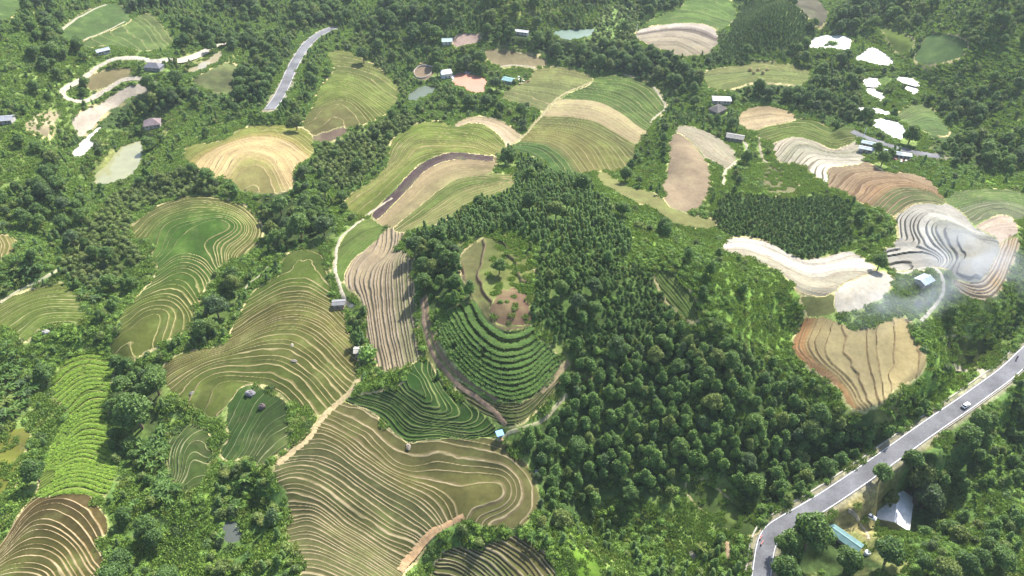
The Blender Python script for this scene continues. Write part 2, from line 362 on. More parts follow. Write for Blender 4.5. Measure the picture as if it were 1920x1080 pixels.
field("far bright green terraces touching the top edge above the grey tan ones", '*',
  [(1205,45),(1280,20),(1290,-4),(1365,-4),(1380,25),(1365,45),(1347,58),(1322,46),(1290,43),(1230,47)],
  [(0,[(1290,2),(1340,8),(1370,30)]),(4,[(1215,44),(1290,28),(1350,45)])], ((0,(.17,.25,.05)),(4,(.19,.26,.06))), (.32,.36,.12), (.13,.17,.05), .8, .1)
field("far smooth green meadow with a pale track up in the top left", 'A', [(325,190),(400,120),(520,55),(600,25),(660,30),(740,90),(700,128),(560,178),(440,228),(420,215)], (), ((0,(.16,.22,.07)),), name="field", cat="field", noise=.3)
field("far green terraced hump beside the pale track in the top left", 'A', [(450,235),(580,187),(700,142),(790,97),(840,85),(880,105),(905,150),(970,205),(950,260),(880,275),(740,265),(700,255),(560,245),(460,265)],
  [(0,[(840,90),(890,140),(950,230)]),(3,[(760,120),(840,170),(890,265)]),(5,[(600,190),(720,220),(780,262)])], ((0,(.24,.25,.09)),(3,(.2,.24,.08)),(6,(.2,.25,.08))), (.34,.32,.14), (.15,.17,.06), .6, .1)
field("green meadow cut by the top left corner of the view", '*', [(-20,-6),(45,-6),(32,20),(0,40),(-20,42)], (), ((0,(.16,.22,.07)),), name="field", cat="field")
field("bright green snaking terraced spur with many thin pale bunds at left centre", 'D',
  [(755,210),(760,180),(830,130),(900,90),(1000,45),(1150,25),(1220,40),(1330,65),(1400,100),(1450,170),(1465,220),(1440,290),(1380,340),(1300,380),(1240,400),(1195,430),(1185,480),(1140,540),(1110,600),(1080,640),(1075,740),(1020,790),(920,830),(860,880),(820,880),(780,920),(740,930),(680,910),(610,890),(660,830),(690,780),(690,680),(760,610),(840,540),(890,470),(900,410),(870,370),(880,290),(840,270),(790,260),(760,240)],
  [(0,[(765,230),(770,190),(850,130),(1000,60),(1150,35),(1330,75),(1440,180),(1450,240),(1380,330),(1300,370)]),(6,[(880,330),(880,220),(960,150),(1100,140),(1230,110),(1340,150),(1380,200),(1350,260),(1250,300)]),
   (8.5,[(920,370),(950,270),(1080,190),(1180,150),(1280,140),(1320,190),(1290,230),(1200,265),(1180,310),(1250,375)]),(9.6,[(1000,300),(1120,220),(1250,180)]),(9,[(905,405),(960,340),(1060,310),(1150,345),(1195,420)]),(11,[(905,430),(980,360),(1080,350),(1180,410)]),(14,[(890,490),(960,420),(1060,400),(1150,450),(1170,500)]),
   (17,[(830,560),(900,500),(1000,480),(1090,540),(1110,600)]),(20,[(740,640),(850,580),(960,560),(1040,600),(1065,660)]),(23,[(700,740),(800,640),(900,620),(1000,650),(1030,720),(960,800)]),(25.3,[(700,800),(810,700),(880,710),(880,750),(810,850)]),(26,[(660,880),(760,830),(760,900)])],
  ((0,(.23,.2,.065)),(4,(.18,.21,.045)),(8,(.11,.2,.03)),(16,(.14,.2,.035)),(20,(.185,.2,.045)),(26,(.21,.2,.05))), (.56,.5,.22), (.16,.15,.05), .42, .2)
field("yellow green terraced fan cut by the left edge of the view", 'D',
  [(-40,650),(60,600),(180,560),(280,530),(340,520),(380,540),(420,590),(460,650),(470,690),(440,725),(330,730),(240,750),(180,800),(140,830),(100,790),(60,750),(0,745),(-40,745)],
  [(0,[(-30,660),(120,590),(240,545),(340,525)]),(5,[(20,700),(120,630),(250,590),(400,590)]),(10,[(90,760),(150,690),(260,650),(460,665)]),(14,[(150,810),(190,730),(300,700),(440,705)])],
  ((0,(.26,.27,.06)),(14,(.24,.27,.06))), (.5,.47,.22), (.17,.17,.06), .6, .22)
field("olive brown fan of thin bunded terraces left of the tan ridge path", '*',
  [(430,637),(447,600),(467,567),(480,547),(510,530),(530,520),(533,493),(537,480),(560,468),(580,468),(597,473),(610,493),(613,520),(617,547),(627,573),(645,600),(660,645),(668,690),(663,715),(640,742),(605,776),(590,770),(560,760),(540,745),(520,728),(490,716),(455,718),(436,735),(425,750),(412,775),(400,780),(385,768),(360,757),(335,740),(318,725),(305,700),(315,680),(345,665),(400,655),(425,650)],
  [(-3,[(537,510),(540,485),(570,473),(597,482),(607,520)]),(0,[(480,560),(520,535),(545,528),(565,527),(590,535),(615,555)]),(6,[(450,610),(500,575),(540,560),(580,562),(620,580),(645,615)]),(11,[(430,645),(480,610),(530,590),(580,590),(620,612),(655,650)]),
   (16,[(330,690),(400,662),(450,640),(510,615),(560,612),(600,635),(640,675),(662,700)]),(21,[(320,715),(370,680),(430,665),(500,650),(550,655),(590,685),(630,720),(645,740)]),(25,[(340,740),(360,705),(410,685),(460,690),(510,680),(550,700),(580,725),(610,765)]),(28,[(380,765),(390,725),(420,705),(460,708),(520,720),(560,750)])],
  ((-3,(.2,.23,.05)),(0,(.21,.23,.05)),(3,(.23,.21,.055)),(9,(.25,.19,.065)),(16,(.235,.19,.06)),(22,(.225,.2,.06)),(26,(.19,.19,.05))), (.52,.44,.22), (.17,.135,.06), .34, .17, lk=.84)
field("dark green paddy fan with a grey boulder on its upper edge", 'G',
  [(1290,90),(1330,50),(1380,25),(1440,22),(1500,55),(1570,90),(1610,112),(1630,180),(1610,230),(1640,310),(1620,340),(1530,400),(1460,450),(1430,420),(1360,400),(1290,430),(1255,400),(1260,370),(1310,310),(1285,250),(1290,180)],
  [(0,[(1300,300),(1370,200),(1410,80)]),(3,[(1370,380),(1400,250),(1480,150),(1560,100)]),(6,[(1420,410),(1480,290),(1560,220),(1610,210)]),(9,[(1470,440),(1540,370),(1630,320)])],
  ((0,(.075,.13,.03)),(5,(.09,.13,.04)),(9,(.15,.16,.06))), (.4,.42,.2), (.06,.085,.03), .45, .14)
field("large olive brown terraced knoll with a rounded ringed end at bottom centre", '*',
  [(515,880),(530,852),(570,828),(592,800),(622,775),(642,757),(660,762),(690,773),(720,798),(740,818),(760,837),(790,832),(830,824),(880,827),(930,827),(945,837),(965,855),(985,875),(1000,900),(1008,930),(1005,950),(990,970),(965,990),(945,985),(930,988),(900,980),(870,968),(850,982),(820,998),(800,1018),(780,1043),(755,1075),(740,1092),(560,1092),(575,1060),(570,1045),(545,1020),(540,990),(545,950),(540,920),(520,900)],
  [(l, P('H', g)) for l, g in [
   (0,[(0,125),(120,145),(240,225),(330,340),(440,332),(560,322),(680,365),(850,365),(980,440),(1080,560),(1085,680),(980,800)]),(1,[(0,165),(150,205),(290,325),(390,400),(520,365),(620,390),(720,410),(850,410),(960,460),(1030,560),(1020,680),(960,745),(830,800)]),
   (3.2,[(0,240),(140,310),(230,420),(330,490),(440,505),(560,480),(700,510),(850,500),(940,540),(960,640),(880,710),(760,745)]),(4.7,[(640,610),(700,610),(780,590),(860,570),(890,600),(880,640),(700,715)]),(4.75,[(780,630),(830,620)]),
   (6,[(0,300),(120,400),(250,490),(380,550),(500,590),(600,680),(625,770)]),(8,[(0,345),(200,480),(350,580),(480,640),(560,720),(590,790)]),(11,[(0,440),(150,560),(300,650),(420,700),(520,800)]),(14,[(0,540),(150,640),(250,730),(420,840),(470,865)]),(17,[(0,650),(100,730),(250,820),(430,880)]),
   (20,[(0,745),(130,840),(280,940),(380,975)]),(24,[(0,830),(130,900),(260,1000),(330,1040)]),(28,[(0,910),(150,990),(260,1060)]),(32,[(0,990),(120,1055)])]]
  + [(l, P('G', g)) for l, g in [(8,[(1760,300),(1840,300),(1920,345)]),(11,[(1640,400),(1740,395),(1830,400),(1920,445)]),(14,[(1540,490),(1640,445),(1760,440),(1920,545)]),(18,[(1600,560),(1700,550),(1800,590),(1920,690)]),(22,[(1630,680),(1720,680),(1800,700),(1920,795)]),(26,[(1640,790),(1720,750),(1800,790),(1920,870)]),(30,[(1630,890),(1700,860),(1800,880),(1920,950)]),(34,[(1720,980),(1800,980),(1920,1030)])]],
  ((0,(.29,.215,.1)),(3,(.26,.2,.085)),(6,(.25,.185,.07)),(9,(.2,.165,.075)),(12,(.18,.155,.075)),(17,(.225,.19,.08)),(24,(.235,.19,.09)),(34,(.25,.2,.1))), (.52,.43,.25), (.15,.12,.06), .32, .17)
field("deep green wedge of nested paddies beside the blue hut", 'H',
  [(25,90),(60,77),(160,70),(230,47),(330,22),(370,-10),(385,-70),(400,-110),(480,-138),(510,-80),(545,-10),(620,62),(700,122),(780,172),(830,212),(862,260),(868,308),(840,322),(740,328),(640,312),(540,297),(460,307),(390,336),(330,296),(270,218),(200,158),(100,118)],
  [(0,[(40,100),(200,140),(280,210),(340,290),(400,312),(520,280),(640,300),(740,322),(850,310)]),(3,[(110,85),(260,100),(330,190),(390,240),(480,252),(590,245),(700,285),(800,270),(830,230)]),(6,[(230,60),(330,100),(400,160),(440,200),(580,210),(690,240),(725,180),(640,70),(560,-30)]),
   (9,[(330,50),(400,100),(450,150),(530,180),(592,188),(570,110),(520,0),(485,-80)]),(12,[(370,30),(430,75),(485,125),(475,60),(440,-40)])],
  ((0,(.075,.145,.025)),(8,(.06,.12,.025)),(12,(.07,.14,.03))), (.3,.36,.12), (.04,.065,.02), .6, .17)
field("light brown vertical ribs of ploughed terraces left of the wooded hill", 'E',
  [(22,480),(62,400),(142,340),(232,240),(300,200),(350,230),(320,290),(280,335),(390,350),(380,420),(390,520),(400,650),(415,760),(430,860),(440,930),(380,960),(290,1000),(220,990),(200,940),(160,860),(150,760),(145,640),(120,580),(50,540)],
  [(0,[(160,850),(140,650),(60,520),(70,440),(160,340)]),(3,[(230,980),(180,800),(160,600),(150,500),(190,410),(270,345)]),(6,[(290,990),(240,800),(220,600),(220,450),(260,370)]),(9,[(350,970),(310,800),(290,600),(280,450),(305,360)]),(12,[(410,930),(380,800),(350,600),(340,450),(350,360)]),(14,[(435,920),(405,700),(380,500),(385,380)])],
  ((0,(.44,.33,.22)),(8,(.42,.32,.21)),(11,(.33,.27,.17)),(14,(.3,.24,.15))), (.55,.44,.31), (.13,.11,.06), .75, .3, .35)
field("pale green gently lined meadow between the white footpath and the brown ribs", 'E',
  [(-25,340),(30,245),(100,180),(180,150),(232,200),(240,230),(150,328),(65,395),(22,465),(0,500),(-25,480)],
  [(0,[(30,250),(120,190),(200,180)]),(5,[(0,470),(60,350),(180,260),(235,230)])], ((0,(.25,.28,.08)),(5,(.22,.27,.07))), (.34,.34,.13), (.18,.2,.06), .4, .14)
field("ring of tall green crop rows round the front of the wooded hill", 'E',
  [(535,760),(550,715),(590,690),(650,660),(720,625),(750,650),(790,712),(850,775),(920,805),(1000,792),(1060,765),(1080,820),(1150,880),(1230,940),(1200,1010),(1140,1090),(1080,1140),(1000,1172),(930,1172),(850,1145),(760,1085),(680,1015),(610,925),(560,830)],
  [(0,[(540,760),(600,900),(700,1020),(800,1100),(930,1165),(1080,1130),(1200,990)]),(4.5,[(590,720),(660,850),(760,960),(900,1030),(1020,1020),(1120,950)]),(9,[(720,640),(780,760),(860,840),(960,860),(1060,830)])],
  ((0,(.07,.1,.025)),(9,(.08,.11,.03))), (.1,.15,.03), (.06,.06,.025), .9, .25, crop='crop')
field("brown green paddy ring with a pale lip curving under the crop rows", 'H',
  [(640,-20),(700,18),(790,88),(860,122),(960,120),(1070,85),(1150,10),(1200,-45),(1235,-30),(1205,20),(1125,90),(1062,170),(1000,220),(920,228),(850,180),(780,150),(700,82)],
  [(0,[(840,180),(930,222),(1010,210),(1070,155),(1200,20)]),(2,[(720,70),(850,150),(950,180),(1050,165),(1120,80),(1215,-25)]),(4,[(660,0),(800,100),(900,135),(1010,125),(1150,15)])], ((0,(.13,.15,.045)),(4,(.14,.14,.05))), (.32,.27,.14), (.05,.06,.025), .7, .14)
field("scraped reddish brown slope on the near side of the bare knoll top", 'E', [(858,640),(880,590),(905,548),(935,575),(965,540),(1005,588),(1030,575),(1046,640),(1040,668),(1060,700),(1056,728),(1000,742),(960,735),(915,746),(872,720),(880,690),(842,680)], (), ((0,(.34,.2,.135)),), name="bare_slope", cat="bare ground", noise=.55)
field("bare knoll top with grass, a lone tree and a cut ring bank", 'E',
  [(675,420),(700,340),(760,290),(870,258),(955,282),(990,335),(1055,372),(1075,450),(1045,520),(1040,600),(1060,700),(1068,738),(1000,778),(920,793),(830,757),(790,702),(760,620),(735,540),(690,480)],
  [(0,[(690,470),(750,590),(800,690),(870,760),(960,778),(1066,740)]),(1,[(715,470),(765,590),(812,680),(875,745),(950,762),(1062,725)]),(1.5,[(800,450),(850,640),(960,700),(1030,680)]),(1.8,[(880,300),(900,440),(970,560)])],
  ((0,(.33,.25,.14)),(.9,(.3,.24,.12)),(1.1,(.27,.23,.1)),(1.6,(.25,.24,.085)),(1.8,(.27,.25,.09))), (.34,.24,.15), (.12,.085,.05), 1.0, .1, .6, noise=.5, name="hilltop_clearing", cat="clearing")
field("winding lime green terrace rows running down the left side above the brown ones", '*',
  [(95,735),(110,700),(135,668),(170,655),(200,668),(213,690),(195,740),(195,790),(203,850),(218,890),(190,933),(160,923),(110,923),(68,932),(77,900),(95,847),(112,813),(133,780),(125,755)],
  [(0,[(105,720),(130,690),(165,678),(205,690)]),(6,[(135,770),(150,735),(175,725),(195,735)]),(12,[(100,850),(140,800),(170,785),(195,800)]),(18,[(85,890),(130,850),(170,845),(205,870)]),(24,[(75,925),(120,895),(165,892),(205,910)])],
  ((0,(.2,.26,.04)),(24,(.17,.23,.04))), (.36,.42,.1), (.06,.1,.02), .6, .3, crop='lime')
field("dark brown terraces with broad cream bunds in the bottom left corner", 'G',
  [(-60,960),(30,900),(90,800),(150,690),(200,640),(300,615),(420,615),(490,640),(560,710),(600,810),(560,850),(500,890),(530,920),(580,1000),(540,1060),(520,1110),(-60,1110)],
  [(0,[(-20,960),(60,860),(140,720),(220,650),(380,622),(480,660),(560,760),(585,830)]),(3,[(-20,985),(60,885),(150,775),(250,748),(350,780),(450,870),(540,1000)]),(6,[(-20,1000),(80,900),(180,862),(300,852),(400,930),(450,1010),(490,1090)]),(9,[(-20,1035),(80,985),(200,955),(290,985),(370,1085)]),(11.5,[(-20,1075),(100,1045),(200,1045),(270,1080)])],
  ((0,(.2,.14,.05)),(6,(.18,.135,.045)),(12,(.165,.13,.045))), (.66,.52,.3), (.26,.17,.07), .6, .22, .16)
field("small dark green stepped paddies shaped like a shell beside the banana grove", 'G',
  [(950,420),(960,340),(1010,270),(1060,245),(1120,250),(1180,280),(1190,380),(1160,450),(1150,560),(1120,590),(1040,595),(1010,560),(975,530),(960,460)],
  [(0,[(985,530),(965,430),(985,330),(1060,255)]),(3,[(1005,520),(1005,420),(1060,310),(1120,300),(1165,330),(1180,390)]),(5,[(1035,530),(1060,450),(1110,425),(1150,480)]),(7,[(1040,590),(1080,560),(1130,565)])],
  ((0,(.085,.13,.035)),(7,(.13,.16,.045))), (.42,.42,.2), (.05,.07,.025), .55, .2)
field("golden unmown patch on the left edge beside a dark round bush", 'G', [(-40,290),(80,265),(160,255),(150,320),(100,420),(80,560),(40,640),(-40,670)], (), ((0,(.36,.31,.07)),), name="field", cat="field", noise=.5)
field("brown and green lined terraces cut by the bottom edge at centre", 'H',
  [(500,1100),(540,1000),(600,930),(700,920),(780,920),(870,890),(930,870),(1010,870),(1090,890),(1140,950),(1190,1030),(1210,1100)],
  [(-4,[(540,1020),(620,1010),(700,1060)]),(0,[(620,930),(720,970),(800,1020),(870,1085)]),(3,[(760,930),(850,970),(920,1030),(960,1085)]),(6,[(880,910),(960,960),(1040,1020),(1090,1085)]),(9,[(990,875),(1080,940),(1150,1010),(1200,1085)])],
  ((-4,(.24,.2,.09)),(0,(.13,.15,.05)),(3,(.19,.17,.06)),(6,(.26,.19,.08)),(9,(.22,.18,.07))), (.58,.48,.28), (.15,.11,.05), .6, .2)
field("tiny golden terrace cut by the left edge under the forest", 'D', [(-40,245),(40,255),(80,280),(70,330),(30,360),(-40,368)], [(0,[(20,252),(72,300),(30,355)]),(2,[(0,270),(45,300),(0,345)])], ((0,(.36,.29,.1)),(2,(.33,.26,.09))), (.5,.42,.22), (.2,.16,.07), .5)
field("far olive gold stepped field with low haystacks behind the roadside trees", 'C',
  [(110,420),(200,392),(330,382),(420,350),(560,365),(700,395),(720,430),(680,470),(600,460),(500,450),(400,445),(300,480),(220,500),(140,480)],
  [(0,[(200,395),(330,385),(430,355),(700,400)]),(3,[(150,430),(330,410),(560,400),(710,425)]),(6,[(170,490),(300,460),(400,435),(660,465)])], ((0,(.33,.28,.12)),(3,(.27,.27,.1)),(6,(.31,.29,.11))), (.46,.4,.2), (.22,.19,.08), .6, .14)
field("small yellow green field beyond the white ponds", 'C', [(1110,150),(1180,165),(1250,200),(1300,230),(1280,275),(1220,260),(1170,210)], (), ((0,(.27,.31,.06)),), name="field", cat="field")
field("smooth mid green paddock right of the yellow green field", 'C', [(1320,300),(1380,205),(1440,190),(1530,210),(1605,240),(1570,310),(1480,340),(1370,350),(1310,340)], (), ((0,(.18,.26,.09)),), name="field", cat="field", noise=.3)
field("green finely rowed field right of the narrow white ponds", 'C', [(1200,640),(1300,600),(1370,590),(1430,660),(1510,740),(1440,760),(1350,720),(1250,690)],
  [(0,[(1210,650),(1300,610),(1380,600)]),(5,[(1260,690),(1360,650),(1430,665)]),(9,[(1360,720),(1430,710),(1500,735)])], ((0,(.22,.26,.09)),(9,(.2,.27,.09))), (.3,.32,.14), (.15,.18,.06), .4)
field("tan dry field below the roadside wood in the far centre", 'B', [(790,290),(900,285),(1000,310),(1110,330),(1160,350),(1100,370),(980,360),(900,370),(830,330)], (), ((0,(.38,.3,.17)),), name="field", cat="field", noise=.3)
field("pinkish bare earth patch below the green gold ridge", '*', [(592,245),(630,238),(652,237),(645,250),(620,262),(600,262),(588,258)], (), ((0,(.3,.2,.15)),), name="field", cat="field", noise=.4)
field("small brown cleared plot above the dark plantation block", 'C', [(460,940),(500,930),(560,980),(640,1040),(640,1100),(560,1090),(450,1070)], (), ((0,(.33,.25,.16)),), name="field", cat="field", noise=.5)
field("thin green crop strips on the upper flank of the wooded hill", '*', [(1230,510),(1262,515),(1290,545),(1310,580),(1308,600),(1280,592),(1255,562),(1235,537)],
  [(0,[(1235,535),(1258,562),(1285,592)]),(6,[(1262,516),(1292,548),(1310,590)])], ((0,(.13,.19,.04)),(6,(.14,.2,.05))), (.24,.28,.08), (.06,.1,.02), .8, .25)
field("olive weedy field above the lower road at the right", 'F', [(1480,820),(1560,830),(1700,830),(1730,880),(1740,930),(1650,1000),(1520,960),(1490,900)], (), ((0,(.19,.2,.07)),), name="field", cat="field", noise=.5)
field("dark mown clearing with a brown bank at the foot of the forest", 'I', [(30,540),(120,560),(200,620),(300,700),(380,740),(460,785),(430,815),(400,850),(300,850),(220,780),(60,640),(20,600)], (), ((0,(.13,.165,.05)),), name="field", cat="clearing", noise=.5)
field("bright lime patch of creepers cut by the bottom edge", 'H', [(1215,980),(1330,935),(1420,955),(1475,1020),(1470,1110),(1240,1110)], (), ((0,(.22,.33,.04)),), name="field", cat="field", noise=.5)
field("cream levelled earth yard below the looping white track", 'A', [(405,660),(560,600),(640,540),(720,492),(800,482),(838,500),(800,518),(720,540),(660,590),(600,620),(530,680),(500,720),(450,740),(420,700)], (), ((0,(.56,.48,.38)),), name="earth_yard", cat="bare ground")
field("olive tan oval terrace inside the looping white track", 'A', [(480,460),(560,412),(680,388),(738,397),(730,418),(640,455),(560,498),(510,498)], (), ((0,(.4,.32,.16)),), name="field", cat="field")
field("bare tan earth scar on the wooded slope at far left", 'A', [(140,690),(220,650),(330,625),(350,640),(290,680),(260,740),(190,745)], (), ((0,(.45,.36,.24)),), name="earth_yard", cat="bare ground", noise=.5)
field("olive brown grass opening in the trees left of the short grey road", 'A', [(1085,450),(1200,400),(1300,370),(1340,390),(1310,440),(1330,500),(1230,510),(1120,480)], (), ((0,(.26,.24,.12)),), name="field", cat="clearing", noise=.4)
field("oval pale brown yard ringed by a wall beside the white house", 'B', [(400,410),(440,372),(510,370),(520,400),(480,440),(430,445)], (), ((0,(.4,.28,.2)),), name="earth_yard", cat="bare ground")
field("pinkish bare yard beside the pale teal roof in the far trees", 'B', [(630,205),(700,195),(780,200),(770,230),(700,240),(640,260)], (), ((0,(.5,.36,.29)),), name="earth_yard", cat="bare ground")
field("purple brown bare slope at the far top right", '*', [(1487,-5),(1525,-5),(1545,15),(1552,35),(1535,45),(1510,25),(1495,10)], (), ((0,(.26,.19,.17)),), name="field", cat="bare ground", noise=.4)

FIELDS.sort(key=lambda F: 0 if 'purple ploughed band along' in F['label'] else 1)
# ponds: label, outline, colour, roughness
PONDS = [
 ("murky olive pond in the wooded gully at far left", P('A', [(490,960),(600,910),(700,840),(790,800),(812,820),(780,920),(740,980),(640,1000),(560,1000)]), (.22,.22,.12), .12),
 ("brown fish pond beside the white dirt road", P('A', [(1045,372),(1130,347),(1230,302),(1260,302),(1240,340),(1150,370),(1080,385)]), (.25,.22,.14), .12),
 ("dark green pond behind the roadside wood", P('B', [(1195,160),(1230,150),(1420,150),(1410,180),(1330,235),(1280,240),(1220,210)]), (.05,.1,.07), .45),
 ("small dark pond curving below the ringed yard", P('B', [(370,550),(420,510),(480,490),(530,490),(520,520),(440,550),(390,560)]), (.05,.07,.04), .45),
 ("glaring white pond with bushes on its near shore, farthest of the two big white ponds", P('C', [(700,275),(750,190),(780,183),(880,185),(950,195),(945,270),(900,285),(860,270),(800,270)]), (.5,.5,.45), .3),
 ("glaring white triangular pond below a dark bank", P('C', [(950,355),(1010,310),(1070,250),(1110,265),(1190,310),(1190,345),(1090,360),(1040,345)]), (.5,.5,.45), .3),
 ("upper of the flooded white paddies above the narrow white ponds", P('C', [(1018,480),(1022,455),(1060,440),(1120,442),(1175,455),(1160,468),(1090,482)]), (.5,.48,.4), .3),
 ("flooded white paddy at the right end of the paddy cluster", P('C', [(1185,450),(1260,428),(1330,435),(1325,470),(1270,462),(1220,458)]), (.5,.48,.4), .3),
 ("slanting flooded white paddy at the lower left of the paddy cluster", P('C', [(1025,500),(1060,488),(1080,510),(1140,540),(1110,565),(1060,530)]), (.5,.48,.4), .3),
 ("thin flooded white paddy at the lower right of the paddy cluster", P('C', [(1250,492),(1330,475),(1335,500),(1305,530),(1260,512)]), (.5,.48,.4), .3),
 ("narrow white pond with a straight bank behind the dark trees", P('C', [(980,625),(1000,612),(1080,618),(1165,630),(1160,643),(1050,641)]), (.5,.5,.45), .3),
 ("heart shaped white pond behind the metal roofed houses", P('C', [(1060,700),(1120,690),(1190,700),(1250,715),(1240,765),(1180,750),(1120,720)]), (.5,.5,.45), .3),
 ("muddy orange pond beside the white house", P('B', [(640,410),(690,395),(760,425),(825,448),(800,515),(740,515),(680,488),(630,465)]), (.33,.14,.08), .6),
 ("small dark pool under the trees at bottom left", P('G', [(1265,800),(1300,775),(1355,820),(1345,860),(1280,878),(1255,855)]), (.035,.045,.035), .6),
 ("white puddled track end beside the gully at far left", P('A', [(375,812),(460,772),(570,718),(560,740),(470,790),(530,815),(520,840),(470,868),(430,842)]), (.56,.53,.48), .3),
]
# control heights (px, py, z)
HEIGHTS = [(930,480,62),(960,600,54),(900,690,38),(940,745,30),(770,600,26),(640,560,16),(700,700,18),(1200,520,38),(1300,650,26),(1400,760,18),(1200,800,14),(1230,950,3),(1450,910,5),
 (1560,850,4),(1700,1000,2),(1860,860,2),(1780,700,9),(1850,440,22),(1880,560,16),(1800,950,-5),(1880,800,-3),(1850,600,12),(1600,620,26),(1460,490,26),(1540,520,27),(300,720,0),(420,560,4),(480,480,6),(600,380,12),(350,900,2),(450,970,8),(500,940,10),(200,300,0),(100,300,16),(240,230,3),(500,130,10),(960,100,8),
 (1100,70,12),(1500,150,14),(1800,200,18),(1850,30,48),(50,50,40),(960,10,30),(1450,430,22),(1300,300,22),(1040,330,30),(40,450,24),(60,600,12),(20,800,8),(100,1050,6),(650,1000,10),(930,920,8),(1100,1000,-2),(1650,1000,1),(560,1000,11),(1750,60,30),(1450,20,34),(300,60,22)]
ROADS = [
 ("road", P('*', [(2130,480),(2050,550),(1985,606),(1920,669),(1888,700),(1850,727),(1800,763),(1750,796),(1700,832),(1650,868),(1600,903),(1540,943),(1490,972),(1458,990),(1442,1005),(1434,1030),(1430,1060),(1425,1100),(1420,1130)]), 6.0),
 ("road", P('*', [(505,205),(518,190),(532,165),(546,130),(560,105),(575,82),(600,62),(625,52)]), 7.0),
 ("road", P('*', [(1598,246),(1612,253),(1640,264),(1700,284),(1765,294)]), 4.6),
]
ROADZ = [(14, 1), (16, 9), (17, 16)]
PATHS = [
 ("dirt_track", P('A', [(600,345),(660,328),(760,322),(860,345),(930,338),(1010,330),(1080,310),(1150,285),(1240,255),(1320,215),(1390,180)]), 5.0, (.62,.56,.46)),
 ("dirt_track", P('A', [(660,325),(560,370),(470,440),(380,490),(345,520),(380,560),(460,575),(540,545),(620,490),(680,450),(760,437),(830,455),(880,470)]), 3.6, (.6,.53,.42)),
 ("footpath", P('*', [(735,372),(690,402),(655,430),(632,450),(628,490),(632,530),(645,560),(665,575)]), 1.6, (.58,.52,.38)),
 ("footpath", P('D', [(1510,415),(1480,460),(1400,510),(1370,560),(1290,635)]), 1.4, (.58,.53,.36)),
 ("footpath", P('D', [(0,622),(120,545),(240,485),(340,430)]), 1.4, (.55,.53,.34)),
 ("ridge_path", P('*', [(672,712),(660,732),(640,750),(600,787),(577,830),(547,845),(515,874)]), 2.6, (.5,.4,.22)),
 ("ridge_path", P('H', [(330,1050),(430,930),(500,850),(560,805),(630,778),(700,735)]), 2.0, (.5,.33,.18)),
 ("footpath", P('H', [(900,298),(960,265),(1120,220),(1170,170),(1230,100),(1280,50)]), 1.2, (.46,.44,.26)),
 ("footpath", P('C', [(228,1040),(235,960),(290,920),(340,890),(375,860),(345,790)]), 1.8, (.55,.5,.36)),
 ("footpath", P('C', [(430,770),(440,850),(452,905),(480,920)]), 1.4, (.45,.38,.26)),
 ("footpath", P('F', [(1205,450),(1250,462),(1290,450),(1340,425),(1420,420),(1460,470),(1475,560),(1430,630),(1380,680),(1345,730)]), 1.5, (.58,.55,.45)),
 ("footpath", P('F', [(1530,990),(1600,1005),(1650,1050),(1668,1085)]), 2.4, (.55,.5,.36)),
 ("ridge_path", P('B', [(1410,462),(1300,502),(1200,557),(1145,630),(1080,700),(1030,765),(930,825),(900,855)]), 1.8, (.42,.37,.2)),
 ("footpath", P('B', [(1755,490),(1800,550),(1835,610),(1770,655),(1738,690)]), 2.0, (.48,.44,.3)),
 ("footpath", P('E', [(475,580),(485,680),(505,800),(545,900),(620,1000),(690,1050),(760,1095),(830,1140),(880,1180)]), 1.5, (.3,.22,.13)),
 ("footpath", P('E', [(455,600),(470,760),(500,890),(570,1000),(660,1085),(740,1150),(860,1230),(935,1330)]), 1.5, (.34,.24,.16)),
 ("footpath", P('E', [(1275,950),(1230,1000),(1190,1060),(1120,1125)]), 2.2, (.32,.26,.15)),
 ("footpath", P('I', [(920,745),(1000,800),(1040,840),(1055,870)]), 1.0, (.55,.48,.36)),
 ("footpath", P('I', [(245,890),(255,935),(270,990)]), 1.6, (.5,.36,.22)),
 ("footpath", P('A', [(700,120),(620,165),(520,205),(440,235)]), 1.6, (.45,.42,.28)),
 ("footpath", P('A', [(325,190),(400,120),(520,55),(600,25)]), 2.0, (.42,.4,.28)),
 ("footpath", P('B', [(890,375),(980,365),(1080,378),(1100,385)]), 1.6, (.52,.46,.33)),
]
